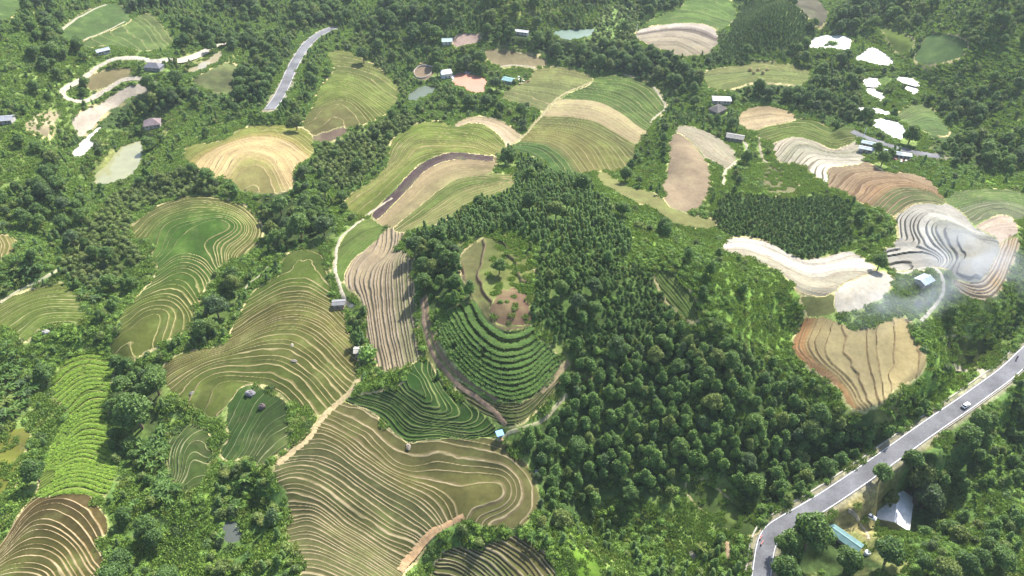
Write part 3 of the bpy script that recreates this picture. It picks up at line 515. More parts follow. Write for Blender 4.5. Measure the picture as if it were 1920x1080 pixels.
# ------------------------------------------------------------------ shader helpers
class NT:
    def __init__(s, name):
        s.m = bpy.data.materials.new(name); s.m.use_nodes = True
        s.t = s.m.node_tree; s.t.nodes.clear()
        s.out = s.t.nodes.new("ShaderNodeOutputMaterial")
    def n(s, typ, ins=None, **props):
        nd = s.t.nodes.new(typ)
        for k, v in props.items(): setattr(nd, k, v)
        for k, v in (ins or {}).items(): s.set(nd.inputs[k], v)
        return nd
    def set(s, sock, v):
        if hasattr(v, "is_output") or isinstance(v, bpy.types.NodeSocket): s.t.links.new(v, sock)
        elif isinstance(v, (tuple, list)): sock.default_value = (*v, 1.0) if len(v) == 3 and sock.type == 'RGBA' else v
        else: sock.default_value = v
    def math(s, op, a, b=0.0, c=0.0):
        nd = s.n("ShaderNodeMath", operation=op)
        s.set(nd.inputs[0], a); s.set(nd.inputs[1], b); s.set(nd.inputs[2], c)
        return nd.outputs[0]
    def mix(s, fac, a, b, mode='MIX'):
        nd = s.n("ShaderNodeMix", data_type='RGBA', blend_type=mode)
        s.set(nd.inputs[0], fac); s.set(nd.inputs[6], a); s.set(nd.inputs[7], b)
        return nd.outputs[2]
    def rng(s, v, a, b, c, d, smooth=False):
        nd = s.n("ShaderNodeMapRange", interpolation_type='SMOOTHSTEP' if smooth else 'LINEAR')
        for i, x in enumerate((v, a, b, c, d)): s.set(nd.inputs[i], x)
        return nd.outputs[0]
    def attr(s, name): return s.n("ShaderNodeAttribute", attribute_name=name)
    def noise(s, vec, scale, detail=2.0, rough=.5):
        nd = s.n("ShaderNodeTexNoise"); s.set(nd.inputs['Vector'], vec)
        nd.inputs['Scale'].default_value = scale; nd.inputs['Detail'].default_value = detail; nd.inputs['Roughness'].default_value = rough
        return nd.outputs[0]
    def pos(s): return s.n("ShaderNodeNewGeometry").outputs['Position']
    def bsdf(s, col, rough=.9, spec=.2, **kw):
        b = s.n("ShaderNodeBsdfPrincipled"); s.set(b.inputs['Base Color'], col); s.set(b.inputs['Roughness'], rough)
        b.inputs['Specular IOR Level'].default_value = spec
        for k, v in kw.items(): s.set(b.inputs[k], v)
        s.t.links.new(b.outputs[0], s.out.inputs[0]); return b
    def scale(s, col, f): 
        nd = s.n("ShaderNodeVectorMath", operation='SCALE'); s.set(nd.inputs[0], col); s.set(nd.inputs['Scale'], f); return nd.outputs[0]

def plain(name, col, rough=.8, spec=.3, var=.15, sc=.8, metal=0.0):
    t = NT(name); f = t.rng(t.noise(t.pos(), sc, 3), .3, .7, 1 - var, 1 + var)
    t.bsdf(t.scale(t.n("ShaderNodeRGB").outputs[0], f) if 0 else t.scale(tuple(col), f), rough, spec, Metallic=metal)
    return t.m

def DARK(c): return .3 + .24 * ss(.25, .6, max(c))
def ss(a, b, v):
    t = np.clip((v - a) / (b - a), 0, 1); return t * t * (3 - 2 * t)

def TINT(c): return (.84, 1.06, .76) if max(c) < .38 and c[1] > c[0] * .72 else ((.95, 1., .92) if max(c) < .48 else (1, 1, 1))

def terrace_mat(F, i):
    t = NT("terrace_soil"); p = t.pos(); L = t.attr("lev").outputs['Fac']
    wob = t.math('SUBTRACT', t.noise(p, .35, 2), .5)
    Lw = t.math('ADD', L, t.math('MULTIPLY', wob, .14))
    F['ramp'] = sorted([(a * F['lk'], b) for a, b in F['ramp']]); ls = [a for a, _ in F['ramp']]; lo, hi = min(ls), max(max(ls), min(ls) + 1)
    cr = t.n("ShaderNodeValToRGB", {0: t.rng(L, lo, hi, 0, 1)})
    el = cr.color_ramp.elements
    for k, (a, c) in enumerate(F['ramp']):
        e = el[k] if k < 1 else (el[1] if k == 1 else el.new((a - lo) / (hi - lo)))
        e.position = (a - lo) / (hi - lo); e.color = (*[v * DARK(c) * k_ for v, k_ in zip(c, TINT(c))], 1)
    if len(F['ramp']) == 1: el[1].color = (*[v * DARK(F['ramp'][0][1]) * k_ for v, k_ in zip(F['ramp'][0][1], TINT(F['ramp'][0][1]))], 1)
    col = cr.outputs[0]
    big = t.rng(t.noise(p, .045, 3, .6), .3, .7, 1 - F['noise'], 1 + F['noise'])
    fine = t.rng(t.noise(p, .7, 3, .7), .25, .75, .8, 1.2)
    grn = t.rng(t.noise(p, .09, 4, .65), .5, .75, 0, .45 if max(F['ramp'][0][1]) < .36 else .12)
    col = t.mix(grn, col, t.mix(.6, col, (.15, .2, .05)))
    stain = t.rng(t.noise(p, .16, 4, .7), .52, .7, 0, .5 if max(F['ramp'][0][1]) > .35 else .22)
    col = t.mix(stain, col, t.mix(.75, col, (.17, .13, .075)))
    f = t.math('MULTIPLY', big, fine)
    if F['guides']:
        ra = t.attr("ris").outputs['Fac']; bw = t.math('MULTIPLY', t.attr("bwd").outputs['Fac'], t.rng(t.noise(p, .07, 2), .3, .7, .6, 1.5))
        k = t.math('FLOOR', t.math('SUBTRACT', t.math('ADD', L, 100.0), ra))
        wnz = t.n("ShaderNodeTexWhiteNoise", noise_dimensions='1D'); t.set(wnz.inputs['W'], t.math('ADD', k, i * 37.3))
        f = t.math('MULTIPLY', f, t.rng(wnz.outputs[0], 0, 1, 1 - F['var'], 1 + F['var']))
        fr = t.math('FRACT', t.math('ADD', Lw, 100.0))
        vary = t.rng(t.noise(p, .14, 3, .65), .32, .68, .3, 1.3)
        col = t.scale(col, f)
        a = t.math('SUBTRACT', ra, t.math('MULTIPLY', bw, .25)); b = t.math('ADD', ra, bw)
        up = t.rng(fr, t.math('MULTIPLY', a, .8), a, 0, 1, True); dn = t.rng(fr, b, t.math('MULTIPLY_ADD', bw, .35, b), 1, 0, True)
        bund = t.math('MULTIPLY', t.math('MULTIPLY', up, dn), vary); bund = t.math('MINIMUM', bund, 1.0)
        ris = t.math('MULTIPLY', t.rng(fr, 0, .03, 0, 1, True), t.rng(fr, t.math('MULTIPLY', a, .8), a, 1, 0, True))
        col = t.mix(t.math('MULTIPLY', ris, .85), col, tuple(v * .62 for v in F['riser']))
        col = t.mix(bund, col, t.scale(F['bund'], t.math('MULTIPLY', fine, .4)))
    else: col = t.scale(col, f)
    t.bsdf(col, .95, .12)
    return t.m

def ground_mat():
    t = NT("ground_cover"); p = t.pos(); c = t.attr("gcol").outputs['Color']
    f = t.math('MULTIPLY', t.rng(t.noise(p, .06, 3, .6), .3, .7, .75, 1.25), t.rng(t.noise(p, .8, 3, .7), .25, .75, .6, 1.4))
    soil = t.rng(t.noise(p, .05, 4, .7), .6, .72, 0, .5); f = t.math('MULTIPLY', f, t.rng(t.noise(p, .35, 4, .75), .3, .68, .5, 1.3))
    t.bsdf(t.mix(soil, t.scale(c, f), t.scale((.2, .17, .07), f)), .95, .1)
    return t.m

# ------------------------------------------------------------------ fit the terrain to control heights and to the terrace levels
def grow(p, d):
    """push a closed outline outwards by d survey pixels"""
    p = smooth_line(p, True, 2); t = np.roll(p, -1, 0) - np.roll(p, 1, 0); t /= np.hypot(t[:, 0], t[:, 1])[:, None] + 1e-9
    n = np.stack([t[:, 1], -t[:, 0]], 1); ar = np.sum(p[:, 0] * np.roll(p[:, 1], -1) - p[:, 1] * np.roll(p[:, 0], -1))
    return p + n * d * (1 if ar > 0 else -1)
def fit():
    global COEF
    for it in range(6):
        hp = np.array(HEIGHTS, float); xy = unproject(hp[:, :2], lambda x, y: hp[:, 2])
        idx, w = rows(xy[:, 0], xy[:, 1])
        cons = [(idx, w, hp[:, 2], .4)]
        ex = np.array([(x, y, 25 + 0.02 * (y - 700)) for y in (900, 1300, 1900) for x in np.linspace(-.6, .6, 7) * (y + CC)] + [(x, y, 0.) for y in (40, 70) for x in (-150, -50, 50, 150)], float)
        idx, w = rows(ex[:, 0], ex[:, 1]); cons.append((idx, w, ex[:, 2], .05))
        for F in FIELDS:
            F['wout'] = unproject(densify(grow(F['out'], 4.5), 6, True))
            lo, hi = F['wout'].min(0), F['wout'].max(0)
            F['area'] = abs(np.sum(F['wout'][:, 0] * np.roll(F['wout'][:, 1], 1) - F['wout'][:, 1] * np.roll(F['wout'][:, 0], 1))) / 2
            if not F['guides']: continue
            pts, val = [], []
            for l, g in F['guides']:
                q = unproject(densify(smooth_line(g, it=2), 14)); pts.append(q); val.append(np.full(len(q), float(l) * F['lk']))
            pts_ = np.vstack(pts)
            F['tps'] = TPS(np.vstack(pts), np.concatenate(val), .004)
            m = 500
            s = rng.uniform(lo, hi, (m, 2)); s = s[inside(F['wout'], s[:, 0], s[:, 1])][:220]
            T = F['tps']; e = 1.0
            for dx, dy in ((e, 0), (0, e)):
                gL = (T(s[:, 0] + dx, s[:, 1] + dy) - T(s[:, 0] - dx, s[:, 1] - dy)) / (2 * e)
                gr = np.clip(gL * F['step'], -.42, .42)
                i1, w1 = rows(s[:, 0] + 3 * dx, s[:, 1] + 3 * dy); i0, w0 = rows(s[:, 0] - 3 * dx, s[:, 1] - 3 * dy)
                cons.append((np.hstack([i1, i0]), np.hstack([w1, -w0]), gr * 6, .35))
        if it == 5: break
        for (nm, r, wd), (za, zb) in zip(ROADS, ROADZ):
            rp = densify(smooth_line(r), 8); zt = np.linspace(za, zb, len(rp)); q = unproject(rp, lambda x, y: zt)
            i1, w1 = rows(q[:, 0], q[:, 1]); cons.append((i1, w1, zt, 1.0)); d = np.gradient(q, axis=0); d /= np.hypot(d[:, 0], d[:, 1])[:, None] + 1e-9
            nrm = np.stack([-d[:, 1], d[:, 0]], 1)
            a, b = q + nrm * 7, q - nrm * 7
            i1, w1 = rows(a[:, 0], a[:, 1]); i0, w0 = rows(b[:, 0], b[:, 1])
            cons.append((np.hstack([i1, i0]), np.hstack([w1, -w0]), np.zeros(len(q)), 1.5))
        old = COEF.copy(); solve_terrain(cons)
        if it: COEF[:] = .35 * old + .65 * COEF
fit()
for F in FIELDS:
    q = F['wout']; a, b = project(q[:, 0], q[:, 1], H0(q[:, 0], q[:, 1])); o = densify(grow(F['out'], 4.5), 6, True)
    er = np.hypot(a - o[:, 0], b - o[:, 1]); 
    if np.percentile(er, 75) > 4: print('OFF', round(float(np.median(er))), round(float(er.max())), F['label'][:50])

# ------------------------------------------------------------------ dense ground sheet
def spaced(a, b, n, lo, no, hi, nh): return np.concatenate([np.linspace(lo, a, no, endpoint=False), np.linspace(a, b, n, endpoint=False), np.linspace(b, hi, nh)])
QG = 1.45                                                # mesh fineness (survey pixels)
us = spaced(-.60, .60, int(2150 / QG), -.735, 60, .735, 60)
vs = spaced(.00113, .00372, int(1270 / QG), .00033, 60, .00485, 50)
UU, VV = len(us), len(vs)
a_ = (us - U0) / DU; b_ = (vs - V0) / DV
Bu = np.zeros((UU, NU)); Bv = np.zeros((VV, NV))
i_, w_ = basis(a_)
for k in range(4): Bu[np.arange(UU), i_ + k] += w_[:, k]
i_, w_ = basis(b_)
for k in range(4): Bv[np.arange(VV), i_ + k] += w_[:, k]
Z = Bv @ COEF.reshape(NV, NU) @ Bu.T
Y = np.repeat((1 / vs - CC)[:, None], UU, 1); X = us[None, :] / vs[:, None]
Z += (fbm(X, Y, 9, 3) - .5) * .7

def sample(A, x, y):
    u, v = to_uv(np.asarray(x, float), np.asarray(y, float))
    a = np.clip(np.interp(u, us, np.arange(UU)), 0, UU - 1.001); b = np.clip(np.interp(v, vs, np.arange(VV)), 0, VV - 1.001)
    i = a.astype(int); j = b.astype(int); fa = a - i; fb = b - j
    return (A[j, i] * (1 - fa) + A[j, i + 1] * fa) * (1 - fb) + (A[j + 1, i] * (1 - fa) + A[j + 1, i + 1] * fa) * fb
def nearest(A, x, y):
    u, v = to_uv(np.asarray(x, float), np.asarray(y, float))
    a = np.clip(np.rint(np.interp(u, us, np.arange(UU))), 0, UU - 1).astype(int); b = np.clip(np.rint(np.interp(v, vs, np.arange(VV))), 0, VV - 1).astype(int)
    return A[b, a]

def win(q, pad=0.0):
    """index window of the survey grid that covers the points q with a margin in metres"""
    lo, hi = q.min(0) - pad, q.max(0) + pad
    c = np.array([(lo[0], lo[1]), (lo[0], hi[1]), (hi[0], lo[1]), (hi[0], hi[1])]); u, v = to_uv(c[:, 0], c[:, 1])
    a, b = np.searchsorted(us, u.min()), np.searchsorted(us, u.max()); d, e = np.searchsorted(vs, v.min()), np.searchsorted(vs, v.max())
    return slice(max(d - 2, 0), min(e + 3, VV)), slice(max(a - 2, 0), min(b + 3, UU))

XW = X + (fbm(X, Y, 4, 11) - .5) * 1.6; YW = Y + (fbm(X, Y, 4, 12) - .5) * 1.6
fid = np.full(X.shape, -1, np.int16); LEV = np.zeros(X.shape); GRD = np.zeros(X.shape); RIS = np.full(X.shape, .2)
def levels(F, k, x, y, L0_):
    """terrace level with the uneven widths and wandering edges of hand made bunds"""
    am = .7 if F['crop'] is None else .3
    L0_ = L0_ + am * (.3 * np.sin(1.9 * L0_ + k) + .1 * np.sin(4.7 * L0_ + 2 * k))
    return L0_ + (fbm(x, y, 7, 20 + k) - .5) * .42
for k, F in enumerate(FIELDS):
    W = win(F['wout'], 2); Xw, Yw = X[W], Y[W]
    m = inside(F['wout'], XW[W], YW[W]) & (fid[W] < 0)
    fid[W][m] = k
    if not F['guides'] or m.sum() < 20: continue
    x, y = Xw[m], Yw[m]
    L0_ = F['tps'](x, y)
    L = levels(F, k, x, y, L0_)
    LEV[W][m] = L
    full = np.zeros(Xw.shape); full[m] = L0_
    ok = np.zeros(m.shape, bool); ok[1:-1, 1:-1] = m[1:-1, 1:-1] & m[:-2, 1:-1] & m[2:, 1:-1] & m[1:-1, :-2] & m[1:-1, 2:]
    jj, ii = np.nonzero(ok)
    dxr = Xw[jj, ii + 1] - Xw[jj, ii - 1]; gx = (full[jj, ii + 1] - full[jj, ii - 1]) / dxr
    dyc = Yw[jj + 1, ii] - Yw[jj - 1, ii]; gy = (full[jj + 1, ii] - full[jj - 1, ii] - gx * (Xw[jj + 1, ii] - Xw[jj - 1, ii])) / dyc
    g = np.zeros(Xw.shape); g[jj, ii] = np.hypot(gx, gy)
    gm = g[m]; gm[gm == 0] = np.median(gm[gm > 0]) if (gm > 0).any() else .3
    GRD[W][m] = gm
    fr = L - np.floor(L); r = np.clip(F['r'] / .28 * .42 * gm, .03, min(F['r'], .4))
    RIS[W][m] = r
    e = np.clip(fr / r, 0, 1); q = np.floor(L) + e * e * (3 - 2 * e)
    lw = np.clip(.22 * gm, .025, .1)
    lip = np.exp(-((fr - r - lw) / lw) ** 2) * .1
    Z[W][m] += np.clip(F['step'], 0, .5 / np.maximum(gm, .05)) * (q - L - .5 + r / 2) + lip

def dist_line(q, x, y, rad):
    """distance to a polyline and position along it, only where nearer than rad"""
    lo, hi = q.min(0) - rad, q.max(0) + rad
    m = (x > lo[0]) & (x < hi[0]) & (y > lo[1]) & (y < hi[1])
    xs, ys = x[m], y[m]; best = np.full(xs.shape, 1e9); pos = np.zeros(xs.shape)
    for i in range(len(q) - 1):
        a, d = q[i], q[i + 1] - q[i]; n2 = d @ d + 1e-9
        t = np.clip(((xs - a[0]) * d[0] + (ys - a[1]) * d[1]) / n2, 0, 1)
        dd = np.hypot(xs - a[0] - t * d[0], ys - a[1] - t * d[1])
        b = dd < best; best[b] = dd[b]; pos[b] = (i + t)[b]
    return m, best, pos
def ss(a, b, v):
    t = np.clip((v - a) / (b - a), 0, 1); return t * t * (3 - 2 * t)

road_d = np.full(X.shape, 1e3)
RD = []
for nm, r, wd in ROADS:
    rp = densify(smooth_line(r, it=3), 10); zt = np.linspace(*ROADZ[len(RD)], len(rp)); q = unproject(rp, lambda x, y: zt)
    for _ in range(6): q[1:-1] = (q[:-2] + 2 * q[1:-1] + q[2:]) / 4
    zr = zt.copy()
    for _ in range(40): zr[1:-1] = (zr[:-2] + zr[1:-1] + zr[2:]) / 3
    RD.append((q, zr, wd))
    W = win(q, 20); m, d, pos = dist_line(q, X[W], Y[W], 18)
    zi = np.interp(pos, np.arange(len(q)), zr)
    wgt = 1 - ss(wd / 2 + 2.0, wd / 2 + 9, d)
    zz = Z[W][m]; Z[W][m] = zz * (1 - wgt) + (zi - .12) * wgt
    road_d[W][m] = np.minimum(road_d[W][m], d - wd / 2)
PW = []
for lab, o, c, ro in PONDS:
    q = unproject(densify(grow(o, 4), 5, True)); h = H0(q[:, 0], q[:, 1])
    zw = np.percentile(h, 40)
    PW.append((q, zw))
    W = win(q, 15); m, d, _ = dist_line(np.vstack([q, q[:1]]), X[W], Y[W], 14)
    ins = inside(q, X[W], Y[W])
    sd = np.full(m.shape, 99.); sd[m] = d; sd[ins & ~m] = 14.0
    sd = np.where(ins, -sd, sd)
    wgt = 1 - ss(1.5, 12, sd)
    tgt = zw + np.where(sd < 0, -ss(0, 1.2, -sd) * .9, .45)
    Z[W] = np.where(sd < 12.5, Z[W] * (1 - wgt) + tgt * wgt, Z[W])
    fid[W][sd < 1.0] = -1
PATHW = []
for nm, r, wd, c in PATHS:
    q = unproject(densify(smooth_line(r, it=2), 5))
    q += np.stack([fbm(q[:, 0], q[:, 1], 6, 5) - .5, fbm(q[:, 0], q[:, 1], 6, 6) - .5], 1) * 1.2
    PATHW.append(q)
def ground_z(x, y): return sample(Z, x, y)

PADS = []
# houses: label, category, roof centre (px), width, depth, wall height, turn (deg), roof colour, wall colour, roof style, roof metal?
HOUSES = [
 ("house with a sagging white metal roof half hidden by trees below the lower road", "house", (1683,945), 15.5, 10.5, 4.0, 62, (1.1,1.12,1.14), (.5,.47,.42), 'gable', 1),
 ("tan roofed annex joined to the white roofed house below the lower road", "shed", (1707,930), 6.5, 6.5, 3.4, 62, (.36,.29,.2), (.4,.36,.3), 'shed', 0),
 ("long teal metal roofed shed beside the big round trees below the lower road", "shed", (1587,1001), 15, 4.6, 2.8, -47, (.14,.27,.27), (.3,.28,.24), 'gable', 1),
 ("tiny bright blue hut at the tip of the deep green paddy wedge", "hut", (937,806), 3.0, 2.6, 2.3, 20, (.28,.55,.85), (.3,.5,.75), 'shed', 1),
 ("grey roofed hut at the right end of the olive brown terrace fan", "hut", (634,561), 6.5, 4.0, 2.4, 5, (.3,.3,.3), (.42,.38,.32), 'gable', 0),
 ("pale roofed hut behind the grey bush beside the brown ribs", "hut", (673,650), 5.0, 4.0, 2.4, 4, (.55,.52,.45), (.35,.3,.24), 'gable', 0),
 ("pale blue metal roofed house under the drifting smoke", "house", (1737,517), 8.0, 6.5, 3.0, 30, (.5,.62,.7), (.45,.43,.4), 'gable', 1),
 ("brown tile roofed house alone in the dark gully trees at far left", "house", (283,223), 11, 9, 3.4, 18, (.3,.235,.24), (.5,.46,.42), 'hip', 0),
 ("white walled house between the ringed yard and the muddy orange pond", "house", (835,128), 8, 8, 4.5, 20, (.7,.72,.75), (.75,.74,.72), 'gable', 1),
 ("teal roofed house beside the heap of scrap at the orange pond", "house", (953,143), 8, 6, 3.5, -25, (.3,.52,.52), (.5,.48,.45), 'gable', 1),
 ("pale teal roof among the far trees beside the pinkish yard", "house", (838,70), 8, 7, 3.2, 5, (.45,.6,.6), (.6,.58,.55), 'gable', 1),
 ("long thin white roof in the far wood left of the dark green pond", "shed", (976,53), 14, 4, 3.0, -18, (.72,.74,.75), (.6,.58,.55), 'gable', 1),
 ("white roofed house behind the grey thatched one near the road trees", "house", (1354,179), 13, 7, 3.2, -5, (.66,.68,.68), (.5,.47,.42), 'gable', 1),
 ("grey brown thatched house below the white roofed one", "house", (1347,198), 11, 8, 3.0, 40, (.2,.185,.17), (.3,.27,.23), 'hip', 0),
 ("weathered grey roofed cottage above the end of the white footpath", "house", (1380,250), 11, 6, 2.8, -20, (.34,.33,.31), (.36,.32,.27), 'gable', 0),
 ("blue grey metal roofed house, upper left of the roadside row above the cream terraces", "house", (1633,262), 14, 5, 3.0, -28, (.42,.52,.56), (.45,.43,.4), 'gable', 1),
 ("pale metal roofed house, lower left of the roadside row above the cream terraces", "house", (1627,272), 13, 5, 3.0, -24, (.5,.57,.6), (.45,.43,.4), 'gable', 1),
 ("long grey metal roofed house in the middle of the roadside row", "house", (1676,279), 15, 6, 3.0, -24, (.36,.42,.45), (.4,.38,.35), 'gable', 1),
 ("small white roofed house at the right end of the roadside row", "house", (1702,284), 8, 5, 3.0, -15, (.68,.72,.74), (.5,.48,.45), 'gable', 1),
 ("dark grey roofed house under the trees beside the white dirt road", "house", (286,117), 13, 7, 3.2, -8, (.27,.27,.3), (.4,.38,.36), 'hip', 0),
 ("pale blue roofed shed among the trees left of the white dirt road", "shed", (190,88), 9, 5, 3.0, 40, (.5,.58,.68), (.5,.48,.45), 'gable', 1),
 ("grey roofed house cut by the left edge in the forest", "house", (3,215), 11, 7, 3.2, 10, (.4,.42,.46), (.45,.42,.4), 'gable', 1),
]
HPOS = []
for h in HOUSES:
    hh = h[5] + 1.2
    h = list(h); k_ = .45 if 'blue hut' in h[0] else .9 if 'sagging' in h[0] else (.52 if h[2][0] > 1600 and h[2][1] < 300 else .66 if h[2][1] > 250 else .8); h[3] *= k_; h[4] *= k_; h[5] *= .8
    p = unproject([h[2]], lambda x, y: H0(x, y) + hh)[0]
    r = .55 * max(h[3], h[4]) + .5
    z0 = float(ground_z(p[0], p[1]))
    W = win(p[None], r * 1.8); d = np.hypot(X[W] - p[0], Y[W] - p[1]); w = 1 - ss(r, r * 1.7, d)
    Z[W] = Z[W] * (1 - w) + z0 * w
    HPOS.append((p, z0)); PADS.append((p, r))

for q, zr, wd in RD:                                       # the road keeps its bed where a house pad meets it
    W = win(q, 14); m, dd, pos = dist_line(q, X[W], Y[W], 12); wgt = 1 - ss(wd / 2 + 1.2, wd / 2 + 5.5, dd)
    Z[W][m] = Z[W][m] * (1 - wgt) + (np.interp(pos, np.arange(len(q)), zr) - .12) * wgt
# ------------------------------------------------------------------ vegetation zones
ZONES = []
def zone(code, where, t, poly): ZONES.append((code, where, P(t, poly)))
zone(1, "in the dense wood on the slope above the lower road", '*', [(1000,560),(1060,490),(1150,500),(1230,560),(1300,620),(1380,640),(1440,690),(1520,770),(1600,800),(1680,790),(1740,770),(1690,825),(1640,856),(1590,890),(1530,930),(1480,958),(1420,970),(1350,900),(1290,895),(1250,950),(1150,905),(1100,960),(1040,1000),(1010,960),(1010,900),(965,840),(1000,800),(1060,740),(1075,690),(1040,640)])
zone(11, "in the dark low thicket right of the bare knoll top", '*', [(1000,490),(1060,470),(1150,485),(1230,505),(1240,560),(1280,600),(1200,640),(1100,660),(1050,650),(1005,600),(998,540)])
zone(12, "on the bright grassy slope left of the orange risered paddy", '*', [(1100,430),(1190,450),(1290,450),(1400,480),(1480,520),(1505,560),(1500,610),(1480,660),(1560,740),(1585,768),(1530,775),(1440,690),(1380,640),(1310,600),(1290,540),(1230,500),(1140,480)])
zone(2, "in the plumed pale wood behind the bare knoll top", '*', [(780,445),(830,402),(880,380),(930,366),(965,352),(968,300),(985,288),(1030,318),(1080,335),(1120,360),(1150,410),(1190,450),(1150,485),(1060,470),(1010,480),(985,445),(940,435),(880,445),(800,462)])
zone(3, "in the dark wood left of the bare knoll top", '*', [(772,470),(800,455),(850,445),(870,470),(872,500),(885,545),(890,580),(850,600),(830,592),(790,558),(775,520)])
zone(4, "in the dark plantation block in the right middle", '*', [(1345,382),(1372,362),(1440,372),(1500,375),(1590,370),(1598,400),(1602,440),(1600,455),(1560,478),(1510,487),(1460,465),(1400,448),(1360,448),(1347,425)])
zone(6, "in the olive thicket above the green spur", '*', [(190,385),(240,355),(300,335),(350,315),(420,345),(410,365),(330,370),(270,385),(240,415),(255,450),(270,490),(240,520),(200,540),(150,540),(110,500),(140,440)])
zone(6, "in the pale thicket left of the lime gold slope", '*', [(600,265),(640,250),(690,235),(740,215),(770,220),(790,232),(740,250),(725,290),(700,320),(660,350),(630,360),(600,340),(590,300)])
zone(3, "in the dark clump right of the golden field", '*', [(490,345),(530,340),(570,370),(620,390),(632,430),(600,450),(560,460),(520,470),(495,440),(480,400)])
zone(7, "in the banana grove beside the shell shaped paddies", '*', [(285,770),(320,780),(330,830),(325,870),(335,910),(330,935),(300,935),(280,900),(265,870),(275,820)])
zone(7, "in the banana grove below the left forest edge", '*', [(0,520),(40,495),(80,510),(70,545),(20,575),(0,570)])
zone(7, "in the banana clump beside the yellow green fan", '*', [(155,550),(190,540),(215,555),(190,575),(165,575)])
zone(7, "in the banana grove on the left edge above the golden patch", '*', [(0,650),(30,660),(50,720),(60,780),(30,805),(0,810)])
zone(12, "on the lime green slope below the yellow green fan", '*', [(80,610),(140,600),(200,620),(215,650),(190,660),(135,668),(95,700),(60,740),(40,700),(50,650)])
zone(5, "on the grassy valley floor at bottom left", '*', [(330,920),(390,915),(400,980),(370,1080),(290,1080),(280,1040),(320,980)])
zone(5, "on the grassy slope in mid view", '*', [(1140,330),(1200,300),(1250,250),(1262,245),(1250,330),(1245,365),(1200,355),(1165,345)])
zone(5, "in the green hollow by the white footpath", '*', [(1335,330),(1380,300),(1420,320),(1430,360),(1380,365),(1345,375)])
zone(10, "in the pale green orchard beside the dark green pond", '*', [(1080,95),(1110,60),(1120,20),(1170,5),(1205,20),(1200,60),(1190,95),(1130,110)])
zone(4, "in the narrow crowned plantation beside the far grey terraces", '*', [(1345,100),(1385,30),(1400,0),(1500,10),(1520,60),(1515,90),(1460,95),(1400,100),(1370,118),(1330,118)])
zone(3, "in the tree belt along the upper road", '*', [(1370,165),(1420,150),(1480,152),(1560,190),(1600,195),(1630,225),(1615,240),(1560,225),(1500,202),(1400,185)])
zone(3, "in the dark tree row along the far wooded ridge", '*', [(900,60),(960,55),(1040,70),(1100,95),(1190,98),(1270,110),(1265,150),(1200,150),(1110,132),(1040,115),(960,90),(910,85)])
zone(3, "in the dark tree clumps beside the right edge road", '*', [(1725,255),(1790,240),(1850,275),(1930,275),(1930,310),(1840,312),(1760,300)])
zone(3, "in the dark gully wood at far left", '*', [(175,230),(220,190),(290,165),(330,175),(400,170),(480,160),(520,180),(510,200),(400,190),(330,195),(310,215),(250,215),(240,245),(180,255)])
zone(12, "on the bright leafy slope under the roadside row of houses", '*', [(1735,320),(1800,310),(1930,330),(1930,355),(1800,362),(1760,345)])
zone(3, "in the big tree clump beside the lower road bend", '*', [(1465,1000),(1510,985),(1560,975),(1570,1010),(1625,1030),(1640,1060),(1660,1090),(1450,1090)])
zone(13, "on the steep bank below the lower road", '*', [(1700,880),(1800,790),(1930,700),(1930,1090),(1660,1090),(1730,960)])
zone(12, "on the vivid green bank in the right middle", '*', [(1690,800),(1740,690),(1730,620),(1760,600),(1790,690),(1830,710),(1780,760)])
zone(8, "", '*', [(1535,975),(1600,925),(1640,920),(1660,940),(1640,985),(1620,1010),(1590,985),(1555,985)])
zone(5, "beside the tan ridge path", '*', [(660,720),(700,705),(760,680),(765,700),(700,730),(665,742)])
zone(3, "in the dark tree clump left of the olive brown fan", '*', [(215,690),(250,680),(300,690),(300,740),(280,790),(240,800),(205,770)])
zone(13, "in the green scrub between the bottom terraces", '*', [(790,1030),(830,995),(880,980),(940,992),(975,1000),(920,1015),(850,1020),(800,1060),(760,1090),(740,1090)])
zone(13, "in the wood strip left of the bottom knoll", '*', [(400,880),(440,850),(490,860),(520,900),(540,950),(535,1000),(560,1060),(570,1090),(400,1090),(400,960)])
zone(13, "in the wood strip beside the lime green rows", '*', [(195,880),(215,830),(260,800),(285,900),(310,950),(320,1000),(260,1060),(210,1000),(195,930)])
zcode = np.zeros(X.shape, np.int8); zid = np.full(X.shape, -1, np.int16)
XZ = X + (fbm(X, Y, 9, 40, 2) - .5) * 8; YZ = Y + (fbm(X, Y, 9, 41, 2) - .5) * 8
for k, (c, wh, poly) in enumerate(ZONES):
    q = unproject(densify(smooth_line(poly, True, 2), 8, True))
    W = win(q, 9); m = inside(q, XZ[W], YZ[W])
    zcode[W][m] = c; zid[W][m] = k

# ground cover colours (what grows there)
GC = {0: (.085,.13,.03), 1: (.045,.075,.02), 2: (.06,.1,.025), 3: (.04,.065,.018), 4: (.04,.075,.02), 5: (.12,.19,.035), 6: (.08,.11,.03), 7: (.06,.09,.025), 8: (.25,.22,.09), 10: (.1,.15,.04), 11: (.05,.085,.02), 12: (.12,.2,.035), 13: (.075,.13,.03)}
GC = {k: tuple(c * 1.0 for c in v) for k, v in GC.items()}
gcol = np.zeros((VV, UU, 3), np.float32)
for c, v in GC.items(): gcol[zcode == c] = v
n1 = fbm(X, Y, 38, 50, 4)[..., None]
gcol *= .75 + .6 * n1
opn_ = (ss(.45, .52, fbm(X, Y, 26, 123, 3)) * (zcode == 0))[..., None]
gcol = gcol * (1 - opn_) + np.array((.125, .175, .045)) * opn_ * (.7 + .6 * n1)
dirt = ss(.56, .68, fbm(X, Y, 60, 61, 4))[..., None] * (zcode == 0)[..., None] * .6
gcol = gcol * (1 - dirt) + np.array((.2, .19, .07)) * dirt
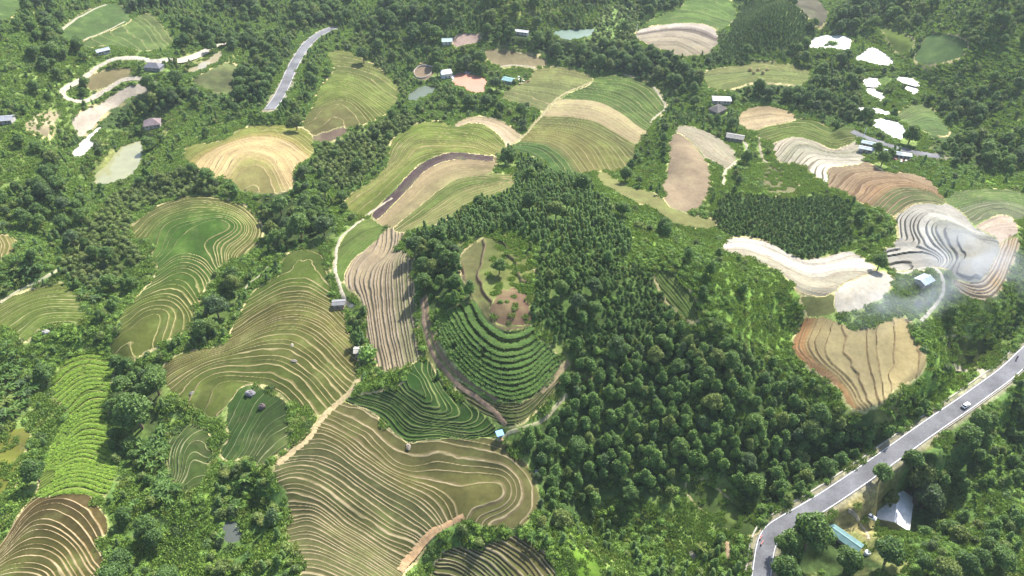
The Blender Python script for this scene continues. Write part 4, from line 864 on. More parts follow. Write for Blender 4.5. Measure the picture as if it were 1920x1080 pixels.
def blur(A, it):
    for _ in range(it):
        A[1:-1] = (A[:-2] + 2 * A[1:-1] + A[2:]) / 4; A[:, 1:-1] = (A[:, :-2] + 2 * A[:, 1:-1] + A[:, 2:]) / 4
    return A
gcol = blur(gcol, 4)
vw = np.clip(1 - np.maximum(road_d, 0) / 2.2, 0, 1)[..., None] ** .5 * (road_d > -50)[..., None]
gcol = gcol * (1 - vw) + np.array((.2, .18, .12)) * vw
edge = fid >= 0                                            # earth verge round every field
e2 = edge.copy()
for _ in range(2):
    t_ = e2.copy(); t_[1:] |= e2[:-1]; t_[:-1] |= e2[1:]; t_[:, 1:] |= e2[:, :-1]; t_[:, :-1] |= e2[:, 1:]; e2 = t_
vg = (e2 * ss(.3, .6, fbm(X, Y, 12, 70)))[..., None]
gcol = gcol * (1 - vg * .8) + np.array((.4, .33, .17)) * vg * .8

# ------------------------------------------------------------------ build ground sheet and fields from the one survey grid
VID = np.arange(VV * UU).reshape(VV, UU)
F4 = np.stack([VID[:-1, :-1], VID[:-1, 1:], VID[1:, 1:], VID[1:, :-1]], -1).reshape(-1, 4)[:, ::-1]
ff = fid.ravel()[F4]; same = (ff == ff[:, :1]).all(1); fq = np.where(same, ff[:, 0], -1)
VX = np.stack([X.ravel(), Y.ravel(), Z.ravel()], 1)
LV = LEV.ravel(); GCf = gcol.reshape(-1, 3)
def sub(name, faces, mat, parent=None, lev=False, smooth=True):
    ids, inv = np.unique(faces, return_inverse=True)
    me = quad_mesh(name, VX[ids], inv.reshape(-1, 4), smooth)
    if lev:
        attr(me, "lev", LV[ids]); attr(me, "ris", RIS.ravel()[ids])
        attr(me, "bwd", np.clip(lev * GRD.ravel()[ids], .03, .2))
    else: attr_col(me, "gcol", GCf[ids])
    me.materials.append(mat)
    return link(bpy.data.objects.new(name, me), parent)
def islands(cell, bank, lvl, least=14, most=96):
    """number the connected banks of a field (-1 = tread); only the largest stay banks"""
    par = {}
    def find(a):
        while par[a] != a: par[a] = par[par[a]]; a = par[a]
        return a
    cl = cell[bank].tolist(); lv = dict(zip(cl, lvl[bank].tolist()))
    for c in cl: par[c] = c
    for c in cl:
        for n in (c + 1, c + UU, c + UU + 1, c + UU - 1):
            if n in lv and lv[n] == lv[c]:
                a, b = find(c), find(n)
                if a != b: par[a] = b
    roots = np.array([find(c) for c in cl]) if cl else np.zeros(0, int)
    out = np.full(len(cell), -1)
    if len(roots):
        u, inv, cnt = np.unique(roots, return_inverse=True, return_counts=True)
        rank = np.full(len(u), -1); big = [k for k in np.argsort(-cnt) if cnt[k] >= least][:most]
        rank[big] = np.arange(len(big)); out[bank] = rank[inv]
    return out
GMAT = ground_mat()
tag(sub("ground", F4[fq < 0], GMAT), kind="structure")
order = np.argsort(fq, kind='stable'); fs = fq[order]
for k, F in enumerate(FIELDS):
    fc = F4[order[np.searchsorted(fs, k):np.searchsorted(fs, k, 'right')]]
    if len(fc) < 8: print("EMPTY FIELD", F['label']); continue
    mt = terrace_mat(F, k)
    lw = F['w'] / .2 * .2
    if F['guides'] and F['name'] == "terraced_field":
        L = LV[fc].mean(1); fr = L - np.floor(L)
        bank = fr < RIS.ravel()[fc].mean(1) + np.clip(lw * GRD.ravel()[fc].mean(1), .03, .2)
        isl = islands(fc[:, 0], bank, np.floor(L).astype(int))
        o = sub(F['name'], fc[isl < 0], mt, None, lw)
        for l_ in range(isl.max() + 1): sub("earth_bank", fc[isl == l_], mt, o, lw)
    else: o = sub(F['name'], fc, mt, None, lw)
    tag(o, F['label'], F['cat'], "terraced fields on the hills" if F['name'] == "terraced_field" else None, 'thing')
del F4, ff, order

# ------------------------------------------------------------------ water
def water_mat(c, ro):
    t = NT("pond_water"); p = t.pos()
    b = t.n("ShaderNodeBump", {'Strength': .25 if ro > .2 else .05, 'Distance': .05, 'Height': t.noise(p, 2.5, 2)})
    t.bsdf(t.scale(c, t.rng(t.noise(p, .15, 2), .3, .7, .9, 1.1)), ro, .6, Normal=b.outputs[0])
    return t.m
def fan_fill(q, z, name, mat):
    import bmesh
    bm = bmesh.new(); vs = [bm.verts.new((a, b, z)) for a, b in q[::2]]
    f = bm.faces.new(vs)
    if f.normal.z < 0: f.normal_flip()
    bmesh.ops.triangulate(bm, faces=[f])
    me = bpy.data.meshes.new(name); bm.to_mesh(me); bm.free(); me.materials.append(mat)
    return link(bpy.data.objects.new(name, me))
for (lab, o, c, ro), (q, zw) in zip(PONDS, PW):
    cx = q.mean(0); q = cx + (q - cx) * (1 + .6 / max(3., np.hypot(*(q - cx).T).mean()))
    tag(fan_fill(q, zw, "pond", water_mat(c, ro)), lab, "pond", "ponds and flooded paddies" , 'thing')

# ------------------------------------------------------------------ roads and paths
def resample(q, zr, step):
    s = np.concatenate([[0], np.cumsum(np.hypot(*np.diff(q, axis=0).T))]); t = np.arange(0, s[-1], step)
    return np.stack([np.interp(t, s, q[:, 0]), np.interp(t, s, q[:, 1])], 1), (None if zr is None else np.interp(t, s, zr)), t
def normals(q):
    d = np.gradient(q, axis=0); d /= np.hypot(d[:, 0], d[:, 1])[:, None] + 1e-9
    return np.stack([-d[:, 1], d[:, 0]], 1), d
def ribbon(name, q, offs, zs, mat, parent=None):
    n, _ = normals(q); k = len(offs)
    V = np.concatenate([np.column_stack([q + n * o, zz]) for o, zz in zip(offs, zs)])
    m = len(q); i = np.arange(m - 1)
    F = np.concatenate([np.stack([a * m + i, a * m + i + 1, (a + 1) * m + i + 1, (a + 1) * m + i], 1) for a in range(k - 1)])
    if offs[0] < offs[-1]: F = F[:, ::-1]
    me = quad_mesh(name, V, F[:, ::-1], True); me.materials.append(mat)
    return link(bpy.data.objects.new(name, me), parent)
def asphalt():
    t = NT("asphalt"); p = t.pos(); f = t.math('MULTIPLY', t.rng(t.noise(p, .12, 3),   .35, .65, .72, 1.2), t.rng(t.noise(p, 1.5, 3), .3, .7, .85, 1.12))
    t.bsdf(t.scale((.13, .13, .137), f), .85, .12); return t.m
ASPH = asphalt(); PAINT = plain("road_paint", (.42, .42, .4), .6, .3, .2, 1.5); CONC = plain("kerb_concrete", (.33, .3, .25), .9, .2)
ROADQ = []
for (q, zr, wd) in RD:
    q, zr, t = resample(q, zr, 1.5); ROADQ.append((q, zr, wd)); h = wd / 2
    o = ribbon("road", q, (-h, -h / 2, 0, h / 2, h), [zr + a for a in (.02, .06, .09, .06, .02)], ASPH); tag(o, kind="structure")
    for s in (-1, 1):
        if wd < 6: continue
        tag(ribbon("road_marking", q, (s * (h - .5), s * (h - .25)), [zr + .06, zr + .05], PAINT), kind="structure")
q, zr, wd = ROADQ[0]
def centre_dashes(q, zr):
    n, d = normals(q); V, F = [], []
    for i in range(2, len(q) - 4, 5):
        for j in (i, i + 1):
            for s in (-.08, .08): V.append((*(q[j] + n[j] * s), zr[j] + .105))
        k = len(V) - 4; F.append((k, k + 1, k + 3, k + 2))
    return tag(mesh_obj("road_marking", V, F, PAINT), kind="structure")
def kerb(q, zr, o0, o1, h, name, mat):
    n, _ = normals(q)
    return tag(ribbon(name, q, (o0, o0 + .01 * np.sign(o1 - o0), o1, o1 + .01 * np.sign(o1 - o0)), [zr - .4, zr + h, zr + h, zr - .4], mat), kind="structure")
kerb(q, zr, -wd / 2 - 1.3, -wd / 2 - 1.8, .1, "kerb_strip", CONC)
kerb(q[:int(len(q) * .62)], zr[:int(len(q) * .62)], wd / 2 + .2, wd / 2 + .45, .25, "kerb_strip", CONC)
PMATS = {}
for (nm, r, wd, c), q in zip(PATHS, PATHW):
    q, _, t = resample(q, None, 1.0); n, _ = normals(q)
    wv = wd * .5 * (.75 + .5 * fbm(q[:, 0], q[:, 1], 5, 9))
    if c not in PMATS: PMATS[c] = plain("trodden_earth", tuple(v * .52 for v in c), .95, .1, .25, .7)
    V = []; zc = ground_z(q[:, 0], q[:, 1])
    offs = (-1, -.5, 0, .5, 1); Vs = []
    for o in offs:
        p = q + n * (o * wv)[:, None]; z = ground_z(p[:, 0], p[:, 1])
        Vs.append(np.column_stack([p, np.maximum(z, zc - .4) + (.16 if abs(o) < 1 else -.05)]))
    m = len(q); i = np.arange(m - 1)
    F = np.concatenate([np.stack([a * m + i, a * m + i + 1, (a + 1) * m + i + 1, (a + 1) * m + i], 1) for a in range(4)])
    me = quad_mesh(nm, np.concatenate(Vs), F, True); me.materials.append(PMATS[c])
    tag(link(bpy.data.objects.new("path" if nm != "dirt_track" else "dirt_road", me)), kind="structure")
# ------------------------------------------------------------------ plants
def leaf_mat(name, c0, c1, trans=.25, rough=.55, spec=.3):
    t = NT(name); oi = t.n("ShaderNodeObjectInfo").outputs['Random']; isl = t.n("ShaderNodeNewGeometry").outputs['Random Per Island']
    f = t.math('ADD', t.math('MULTIPLY', oi, .5), t.math('MULTIPLY', isl, .5))
    col = t.mix(t.rng(f, .15, .85, 0, 1), c0, c1)
    wp = t.pos(); zn = t.rng(t.noise(wp, .022, 3, .55), .35, .68, 0, .55)
    col = t.mix(zn, col, t.scale(t.mix(.3, col, (.2, .24, .03)), 1.35))
    col = t.mix(t.rng(oi, .9, .94, 0, .55), col, (.2, .2, .06)); col = t.mix(t.rng(oi, .1, .05, 0, .5), col, (.1, .13, .09))
    col = t.scale(t.mix(1.0, col, (.93, 1.0, .82), 'MULTIPLY'), t.rng(isl, 0, 1, .7, 1.3))
    b = t.n("ShaderNodeBsdfPrincipled", {'Base Color': col, 'Roughness': rough}); b.inputs['Specular IOR Level'].default_value = spec
    tr = t.n("ShaderNodeBsdfTranslucent", {'Color': t.mix(.4, col, (.16, .22, .02))})
    mx = t.n("ShaderNodeMixShader", {0: trans}); t.t.links.new(b.outputs[0], mx.inputs[1]); t.t.links.new(tr.outputs[0], mx.inputs[2])
    t.t.links.new(mx.outputs[0], t.out.inputs[0])
    return t.m
M_PLANT = leaf_mat("plantation_leaves", (.055, .12, .034), (.14, .225, .066), .42)
M_PLUME = leaf_mat("plume_leaves", (.17, .27, .105), (.29, .4, .18), .62)
M_OLIVE = leaf_mat("olive_leaves", (.09, .135, .04), (.21, .25, .09), .45)
M_BROAD = leaf_mat("broad_leaves", (.055, .11, .036), (.13, .205, .062), .42)
M_SHRUB = leaf_mat("shrub_leaves", (.11, .2, .045), (.23, .35, .085), .48)
M_BRIGHT = leaf_mat("bright_leaves", (.12, .215, .035), (.25, .36, .07), .45)
M_CROP = leaf_mat("crop_leaves", (.06, .13, .03), (.13, .23, .05), .38)
M_LIME = leaf_mat("lime_leaves", (.17, .28, .03), (.32, .45, .07), .42)
M_BANANA = leaf_mat("banana_leaves", (.05, .11, .03), (.115, .19, .05), .4, .6, .2)
M_GRASS = leaf_mat("grass_blades", (.11, .185, .04), (.21, .3, .075), .42)
M_BARK = plain("bark", (.16, .12, .085), .9, .1)

def blob(c, r, nu=8, nv=5, rs=None, k=.12):
    u = np.linspace(0, 2 * np.pi, nu, endpoint=False); v = np.linspace(0.15, np.pi - .15, nv)
    V = np.stack([np.outer(np.sin(v), np.cos(u)), np.outer(np.sin(v), np.sin(u)), np.repeat(np.cos(v)[:, None], nu, 1)], -1).reshape(-1, 3)
    V = V * (1 + rs.uniform(-k, k, (len(V), 1))) * np.array(r) + np.array(c)
    F = [(j * nu + i, j * nu + (i + 1) % nu, (j + 1) * nu + (i + 1) % nu, (j + 1) * nu + i) for j in range(nv - 1) for i in range(nu)]
    return V, [f[::-1] for f in F]

def leaves(lobes, n, size, rs, flat=.45, up=.35):
    """leaf clumps (small quads) over the lobes of a crown"""
    vol = np.array([l[3] * l[4] + l[4] * l[5] for l in lobes]); pick = rs.choice(len(lobes), n, p=vol / vol.sum())
    Vs = []
    for i in pick:
        cx, cy, cz, rx, ry, rz = lobes[i]
        d = rs.normal(size=3); d[2] = d[2] * .8 + up * abs(d[2]) ; d /= np.linalg.norm(d)
        k = rs.uniform(.82, 1.08)
        p = np.array([cx + d[0] * rx * k, cy + d[1] * ry * k, cz + d[2] * rz * k])
        bad = False
        for j, (ax, ay, az, bx, by, bz) in enumerate(lobes):
            if j != i and ((p[0] - ax) / bx) ** 2 + ((p[1] - ay) / by) ** 2 + ((p[2] - az) / bz) ** 2 < .6: bad = True; break
        if bad: continue
        nrm = d * .65 + rs.normal(size=3) * .4; nrm[2] += flat; nrm /= np.linalg.norm(nrm)
        t = np.cross(nrm, rs.normal(size=3)); t /= np.linalg.norm(t) + 1e-9; b = np.cross(nrm, t)
        s = size * rs.uniform(.6, 1.35); a = s * rs.uniform(.55, .9)
        tip = nrm * s * .25
        Vs += [p - t * s * .5 - b * a * .25, p + b * a * -.5 + tip, p + t * s * .5 - tip, p + b * a * .5 + tip]
    V = np.array(Vs); return V, [(4 * i, 4 * i + 1, 4 * i + 2, 4 * i + 3) for i in range(len(V) // 4)]

def join(parts):
    V, F, o = [], [], 0
    for v, f in parts:
        V.append(np.asarray(v)); F += [tuple(a + o for a in q) for q in f]; o += len(v)
    return np.vstack(V), F

def tube(p, r, n=5):
    p = np.asarray(p, float); V = []
    for c, rr in zip(p, r):
        a = np.linspace(0, 2 * np.pi, n, endpoint=False); V.append(np.stack([c[0] + rr * np.cos(a), c[1] + rr * np.sin(a), np.full(n, c[2])], 1))
    F = [(j * n + i, j * n + (i + 1) % n, (j + 1) * n + (i + 1) % n, (j + 1) * n + i) for j in range(len(p) - 1) for i in range(n)]
    return np.vstack(V), F

def crown(lobes, n, size, rs, core=.84, up=.35, flat=.45):
    return join([blob(l[:3], (l[3] * core, l[4] * core, l[5] * core), rs=rs) for l in lobes] + [leaves(lobes, n, size, rs, up=up, flat=flat)])

def strip(p, w, d, n=5, fold=.0):
    """a long leaf blade along points p (n,3) with side vector d"""
    V, F = [], []
    for c, ww in zip(p, w): V += [c - d * ww, c + np.array([0, 0, fold * ww]), c + d * ww]
    for i in range(len(p) - 1):
        a = 3 * i; F += [(a, a + 1, a + 4, a + 3), (a + 1, a + 2, a + 5, a + 4)]
    return np.array(V), F

PROTO = {}
def proto(kind, trunk, crown_, mats):
    """store the trunk and crown meshes of one variant"""
    def mk(nm, vf, m):
        me = bpy.data.meshes.new(nm); me.from_pydata([tuple(v) for v in vf[0]], [], vf[1]); me.update(); me.materials.append(m); return me
    cm = mk(kind + "_crown", crown_, mats[0]); tm = mk(kind + "_trunk", trunk, M_BARK) if trunk else None
    if tm:
        jv = join([crown_, trunk]); both = mk(kind + "_whole", jv, mats[0]); both.materials.append(M_BARK)
        mi = np.zeros(len(both.polygons), np.int32); mi[len(crown_[1]):] = 1; both.polygons.foreach_set("material_index", mi)
    else: both = cm
    o = bpy.data.objects.new(kind + "_model", both)
    c = COLS.setdefault(kind, bpy.data.collections.new(kind + "_models")); c.objects.link(o)
    PROTO.setdefault(kind, []).append((tm, cm))
COLS = {}
rs = np.random.default_rng(3)
def limbs(h, r, k, reach, z0, z1):
    parts = [tube([(0, 0, -.6), (0, 0, h * .5), (rs.uniform(-.2, .2), rs.uniform(-.2, .2), h)], (r * 1.2, r * .8, r * .3))]
    for i in range(k):
        a = 2 * np.pi * i / k + rs.uniform(-.4, .4); z = rs.uniform(z0, z1) * h
        parts.append(tube([(0, 0, z), (np.cos(a) * reach * .5, np.sin(a) * reach * .5, z + reach * .35), (np.cos(a) * reach, np.sin(a) * reach, z + reach * .8)], (r * .5, r * .35, r * .12), 4))
    return join(parts)
for v in range(4):                                         # young plantation tree, about 6.5 m, crown 3.4 m wide
    w = rs.uniform(.85, 1.1)
    lob = [(rs.uniform(-.3, .3), rs.uniform(-.3, .3), z, r * w, r * w, rz) for z, r, rz in ((2.4, 1.7, 1.3), (3.6, 1.55, 1.2), (4.7, 1.05, 1.0))]
    lob += [(np.cos(a) * 1.1, np.sin(a) * 1.1, rs.uniform(2.3, 3.8), .75, .75, .7) for a in rs.uniform(0, 6.28, 4)]
    proto('plantation_tree', limbs(5.2, .14, 4, 1.2, .3, .7), crown(lob, 340, .62, rs, .8, .4, .7), (M_PLANT,))
for v in range(3):                                         # slim plumed tree
    lob = [(0, 0, 2.2, 1.05, 1.05, 1.2), (rs.uniform(-.3, .3), rs.uniform(-.3, .3), 3.8, .8, .8, 1.3), (rs.uniform(-.4, .4), rs.uniform(-.4, .4), 4.9, .6, .6, .95)]
    proto('plumed_tree', limbs(5.2, .09, 3, .7, .3, .7), crown(lob, 240, .6, rs, .72, .6, 1.0), (M_PLUME,))
for v in range(3):
    lob = [(rs.uniform(-.5, .5), rs.uniform(-.5, .5), z, r, r, r * .95) for z, r in ((1.8, 1.5), (3.0, 1.2))] + [(np.cos(a) * 1.1, np.sin(a) * 1.1, rs.uniform(1.6, 2.8), .8, .8, .8) for a in rs.uniform(0, 6.28, 4)]
    proto('thicket_tree', limbs(3.2, .1, 4, 1.0, .3, .7), crown(lob, 300, .55, rs, .75, .4, .9), (M_OLIVE,))
for v in range(5):                                         # big broadleaf, about 10 m, crown 9 m wide
    lob = [(0, 0, 6.2, 3.0, 3.0, 2.6)]
    for i in range(9):
        a = i * 2.4 + rs.uniform(-.3, .3); rr = rs.uniform(1.8, 3.0) if i < 6 else rs.uniform(.4, 1.4)
        q = rs.uniform(1.3, 2.0); lob.append((np.cos(a) * rr, np.sin(a) * rr, rs.uniform(4.2, 6.6) if i < 6 else rs.uniform(7.2, 8.4), q, q, q * .9))
    proto('broadleaf_tree', limbs(7, .32, 6, 2.6, .35, .7), crown(lob, 1500, .72, rs, .86), (M_BROAD,))
for v in range(4):
    lob = [(rs.uniform(-.8, .8), rs.uniform(-.8, .8), rs.uniform(.4, .9), q, q, q * .8) for q in rs.uniform(.6, 1.1, 5)]
    proto('shrub', None, crown(lob, 170, .5, rs, .7, .8, 1.1), (M_SHRUB,))
for v in range(3):
    lob = [(rs.uniform(-.8, .8), rs.uniform(-.8, .8), rs.uniform(.3, .7), q, q, q * .7) for q in rs.uniform(.5, .9, 5)]
    proto('leafy_bush', None, crown(lob, 170, .5, rs, .65, .8, 1.2), (M_BRIGHT,))
for v in range(4):
    V, F = [], []
    for i in range(120):
        a, r_ = rs.uniform(0, 6.28), 1.7 * rs.uniform(0, 1) ** .5; q = np.array([r_ * np.cos(a), r_ * np.sin(a), rs.uniform(.0, .3)]); d = np.array([np.cos(b_ := rs.uniform(0, 6.28)), np.sin(b_), 0]); n_ = np.array([-d[1], d[0], 0]); hh = rs.uniform(.25, .65)
        V += [q - d * .1, q + d * .1, q + d * .22 + n_ * hh * .6 + (0, 0, hh), q - d * .18 + n_ * hh * .5 + (0, 0, hh * .9)]; F.append((4 * i, 4 * i + 1, 4 * i + 2, 4 * i + 3))
    proto('grass_patch', None, (np.array(V), F), (M_GRASS,))
for v in range(3):
    parts = []
    for i in range(9):
        a = i * 2.4 + rs.uniform(-.3, .3); d = np.array([np.cos(a), np.sin(a), 0]); sd = np.array([-d[1], d[0], 0]); el = rs.uniform(.25, 1.1); Lf = rs.uniform(1.8, 2.6)
        t = np.linspace(0, 1, 6)[:, None]
        p = np.array([0, 0, 2.2]) + d * t * Lf * np.cos(el) + np.array([0, 0, 1]) * (t * Lf * np.sin(el) - t ** 2 * Lf * .55)
        parts.append(strip(p, np.array([.05, .3, .36, .33, .24, .03]), sd, fold=-.5))
    proto('banana_plant', tube([(0, 0, -.3), (0, 0, 1.2), (0, 0, 2.3)], (.16, .13, .09), 6), join(parts), (M_BANANA,))
for kd, m in (('crop_plant', M_CROP), ('lime_plant', M_LIME)):
    for v in range(3):
        parts = []
        for i in range(12):
            a = rs.uniform(0, 6.28); d = np.array([np.cos(a), np.sin(a), 0]); sd = np.array([-d[1], d[0], 0]); Lf = rs.uniform(.8, 1.3)
            t = np.linspace(0, 1, 4)[:, None]; b = np.array([rs.uniform(-.5, .5), rs.uniform(-.5, .5), rs.uniform(.2, .9)])
            p = b + d * t * Lf * .75 + np.array([0, 0, 1]) * (t * Lf * 1.0 - t ** 2 * Lf * .7)
            parts.append(strip(p, np.array([.06, .12, .1, .02]), sd, fold=-.3))
        proto(kd, None, join(parts), (m,))

# ------------------------------------------------------------------ where they grow
NOGO = (fid >= 0) | (road_d < 1.2)
for q, zw in PW:
    W = win(q); NOGO[W] |= inside(q, X[W], Y[W])
for p, r in PADS:
    W = win(p[None], r * 1.1); NOGO[W] |= np.hypot(X[W] - p[0], Y[W] - p[1]) < r * 1.05
for (nm, r, wd, c), q in zip(PATHS, PATHW):
    W = win(q, wd / 2 + 1); m, d, _ = dist_line(q, X[W], Y[W], wd / 2 + .9); NOGO[W][m] |= d < wd / 2 + .7
OCC = np.zeros(X.shape, np.float32)                        # how much a tree standing in front of this spot is thinned out
OCC[fid >= 0] = .86
for k, F in enumerate(FIELDS):
    if F['name'] == 'hilltop_clearing': OCC[fid == k] = .97
OCC[0, 0] = 0; OCC[road_d < 0] = .9
for q, zw in PW:
    W = win(q); OCC[W][inside(q, X[W], Y[W])] = 1.0
for p, r in PADS:
    W = win(p[None], r * 1.1); OCC[W][np.hypot(X[W] - p[0], Y[W] - p[1]) < r * .9] = .96
q = RD[2][0]; W = win(q, 6); m, d, _ = dist_line(q, X[W], Y[W], 5); OCC[W][m] = np.where(d < 4, .15, OCC[W][m])
HT = {'broadleaf_tree': 7.5, 'plantation_tree': 5.0, 'plumed_tree': 4.5, 'thicket_tree': 3.4, 'banana_plant': 3.0}
def scatter(step, x0=-620, x1=620, y0=95, y1=760):
    nx, ny = int((x1 - x0) / step), int((y1 - y0) / step)
    gx, gy = np.meshgrid(np.arange(nx), np.arange(ny)); n = gx.size
    x = x0 + (gx.ravel() + rng.uniform(.05, .95, n) + .5 * (gy.ravel() % 2)) * step; y = y0 + (gy.ravel() + rng.uniform(.05, .95, n)) * step
    u, v = to_uv(x, y); k = (np.abs(u) < .70) & (v > .00112) & (v < .0037)
    x, y = x[k], y[k]
    k = ~nearest(NOGO, x, y); return x[k], y[k]
PTS = {k: [] for k in PROTO}
def put(kind, x, y, s, sx=1.0):
    if len(x): PTS[kind].append(np.column_stack([x, y, s]))
# density tables: zone code -> probability at the kind's spacing, size range
TAB = {
 'broadleaf_tree': (6.4, {0: .36, 1: .22, 3: .95, 5: .02, 13: .34, 2: .05, 6: .1, 12: .008, 10: .03, 7: .05}, (.5, 1.0)),
 'plantation_tree': (3.0, {0: .035, 1: .9, 3: .25, 4: .0, 13: .16, 12: .02, 2: .02, 11: .12, 5: .03}, (.42, 1.22)),
 'plumed_tree': (2.2, {2: .97, 0: .09, 12: .03, 13: .06}, (.5, .82)),
 'thicket_tree': (3.0, {6: .95, 0: .13, 10: .5, 13: .18, 12: .03}, (.5, .95)),
 'shrub': (2.4, {0: .8, 1: .3, 2: .4, 3: .55, 5: .18, 6: .3, 12: .62, 13: .75, 7: .4, 10: .5, 11: .3}, (.4, 1.05)),
 'leafy_bush': (2.7, {0: .38, 12: .7, 13: .25, 5: .22}, (.5, 1.3)),
 'banana_plant': (2.5, {7: .85, 0: .012, 13: .03}, (.9, 1.35)),
}
for kind, (sp, tab, sz) in TAB.items():
    x, y = scatter(sp)
    z = nearest(zcode, x, y)
    pr = np.array([tab.get(c, 0.) for c in range(16)])[z]
    cl = fbm(x, y, 30 if kind != 'shrub' else 14, 77 + len(kind), 3)
    fac = np.clip((cl - .5) * 7 + 1, .03, 2.4)
    pr = np.where((z == 0) | (z == 13) | (z == 12), pr * fac, pr)
    if kind == 'broadleaf_tree':                           # keep big crowns off the field edges
        pr = pr * ~(nearest(fid, x, y - 5) >= 0) * ~(nearest(fid, x - 2, y + 4) >= 0) * (nearest(road_d, x, y) > 4.5)
    if kind in ('plantation_tree', 'plumed_tree', 'thicket_tree'): pr = pr * ~(nearest(fid, x, y + 1.5) >= 0) * (nearest(road_d, x, y) > 2.5)
    far_ = ss(330, 460, y) * (z == 0)
    pr = pr * (1 + far_ * {'broadleaf_tree': .2, 'thicket_tree': .9, 'plumed_tree': 1.3}.get(kind, 0))
    opn = ss(.45, .52, fbm(x, y, 26, 123, 3)) * (z == 0) + ss(.54, .6, fbm(x, y, 20, 124, 3)) * np.isin(z, (12, 13)) * .8
    opn = opn * (1 - .5 * far_)
    pr = pr * (1 - opn * (.93 if kind != 'shrub' else .8))
    hh = HT.get(kind, 1.2); kk = np.hypot(x, y) / HC / np.maximum(np.hypot(x, y), 1)
    hit = np.zeros(len(x)); 
    for fr_ in (.25, .5, .75, 1.0):
        sx, sy = x * (1 + hh * fr_ / HC), y * (1 + hh * fr_ / HC)
        hit = np.maximum(hit, nearest(OCC, sx, sy) * (1.0 if fr_ < .8 else .8))
    pr = pr * (1 - hit)
    k = rng.uniform(size=len(x)) < pr; x, y = x[k], y[k]
    s = rng.uniform(sz[0], sz[1], len(x)) * (1 + .2 * ((y > 420) & (kind == 'broadleaf_tree')))
    put(kind, x, y, s)
x, y = scatter(1.9); k = np.isin(nearest(zcode, x, y), (4, 11)); put('plantation_tree', x[k], y[k], rng.uniform(.34, .5, k.sum()))

# rows of crops along the terrace levels
for kind, fk in (('crop_plant', 'crop'), ('lime_plant', 'lime')):
    for k, F in enumerate(FIELDS):
        if F['crop'] != fk: continue
        lo, hi = F['wout'].min(0), F['wout'].max(0); n = int(F['area'] * (26 if fk == 'lime' else 24))
        x, y = rng.uniform(lo[0], hi[0], n), rng.uniform(lo[1], hi[1], n)
        m = nearest(fid, x, y) == k; x, y = x[m], y[m]
        L = levels(F, k, x, y, F['tps'](x, y)); fr = L - np.floor(L)
        m = (fr > (.45 if fk == 'lime' else .36)) & (fr < .88) & (fbm(x, y, 5, 90) > .22); sc_ = .5 if fk == 'lime' else .6; put(kind, x[m], y[m], rng.uniform(.8, 1.25, m.sum()) * sc_)

x, y = scatter(1.9, y1=680); z = nearest(zcode, x, y); pr = np.array([{0: .8, 5: .9, 12: .75, 13: .5, 1: .2, 2: .3, 8: .12, 7: .4, 6: .2}.get(c, 0.) for c in range(16)])[z]; k = rng.uniform(size=len(x)) < pr; put('grass_patch', x[k], y[k], rng.uniform(.7, 1.3, k.sum()))
for k, F in enumerate(FIELDS):                             # rough grass on the bare knoll and the unmown patches
    if F['noise'] < .5: continue
    lo, hi = F['wout'].min(0), F['wout'].max(0); n = int(F['area'] * (.45 if F['guides'] else .07 if F['name'] == 'bare_slope' else .3))
    x, y = rng.uniform(lo[0], hi[0], n), rng.uniform(lo[1], hi[1], n); m = nearest(fid, x, y) == k
    if F['guides']: m &= (F['tps'](x, y) > 1.62) & (fbm(x, y, 9, 33) > .4)
    put('grass_patch', x[m], y[m], rng.uniform(.5, 1.0, m.sum())); m &= rng.uniform(size=len(x)) < .05; put('shrub', x[m], y[m], rng.uniform(.35, .7, m.sum()))

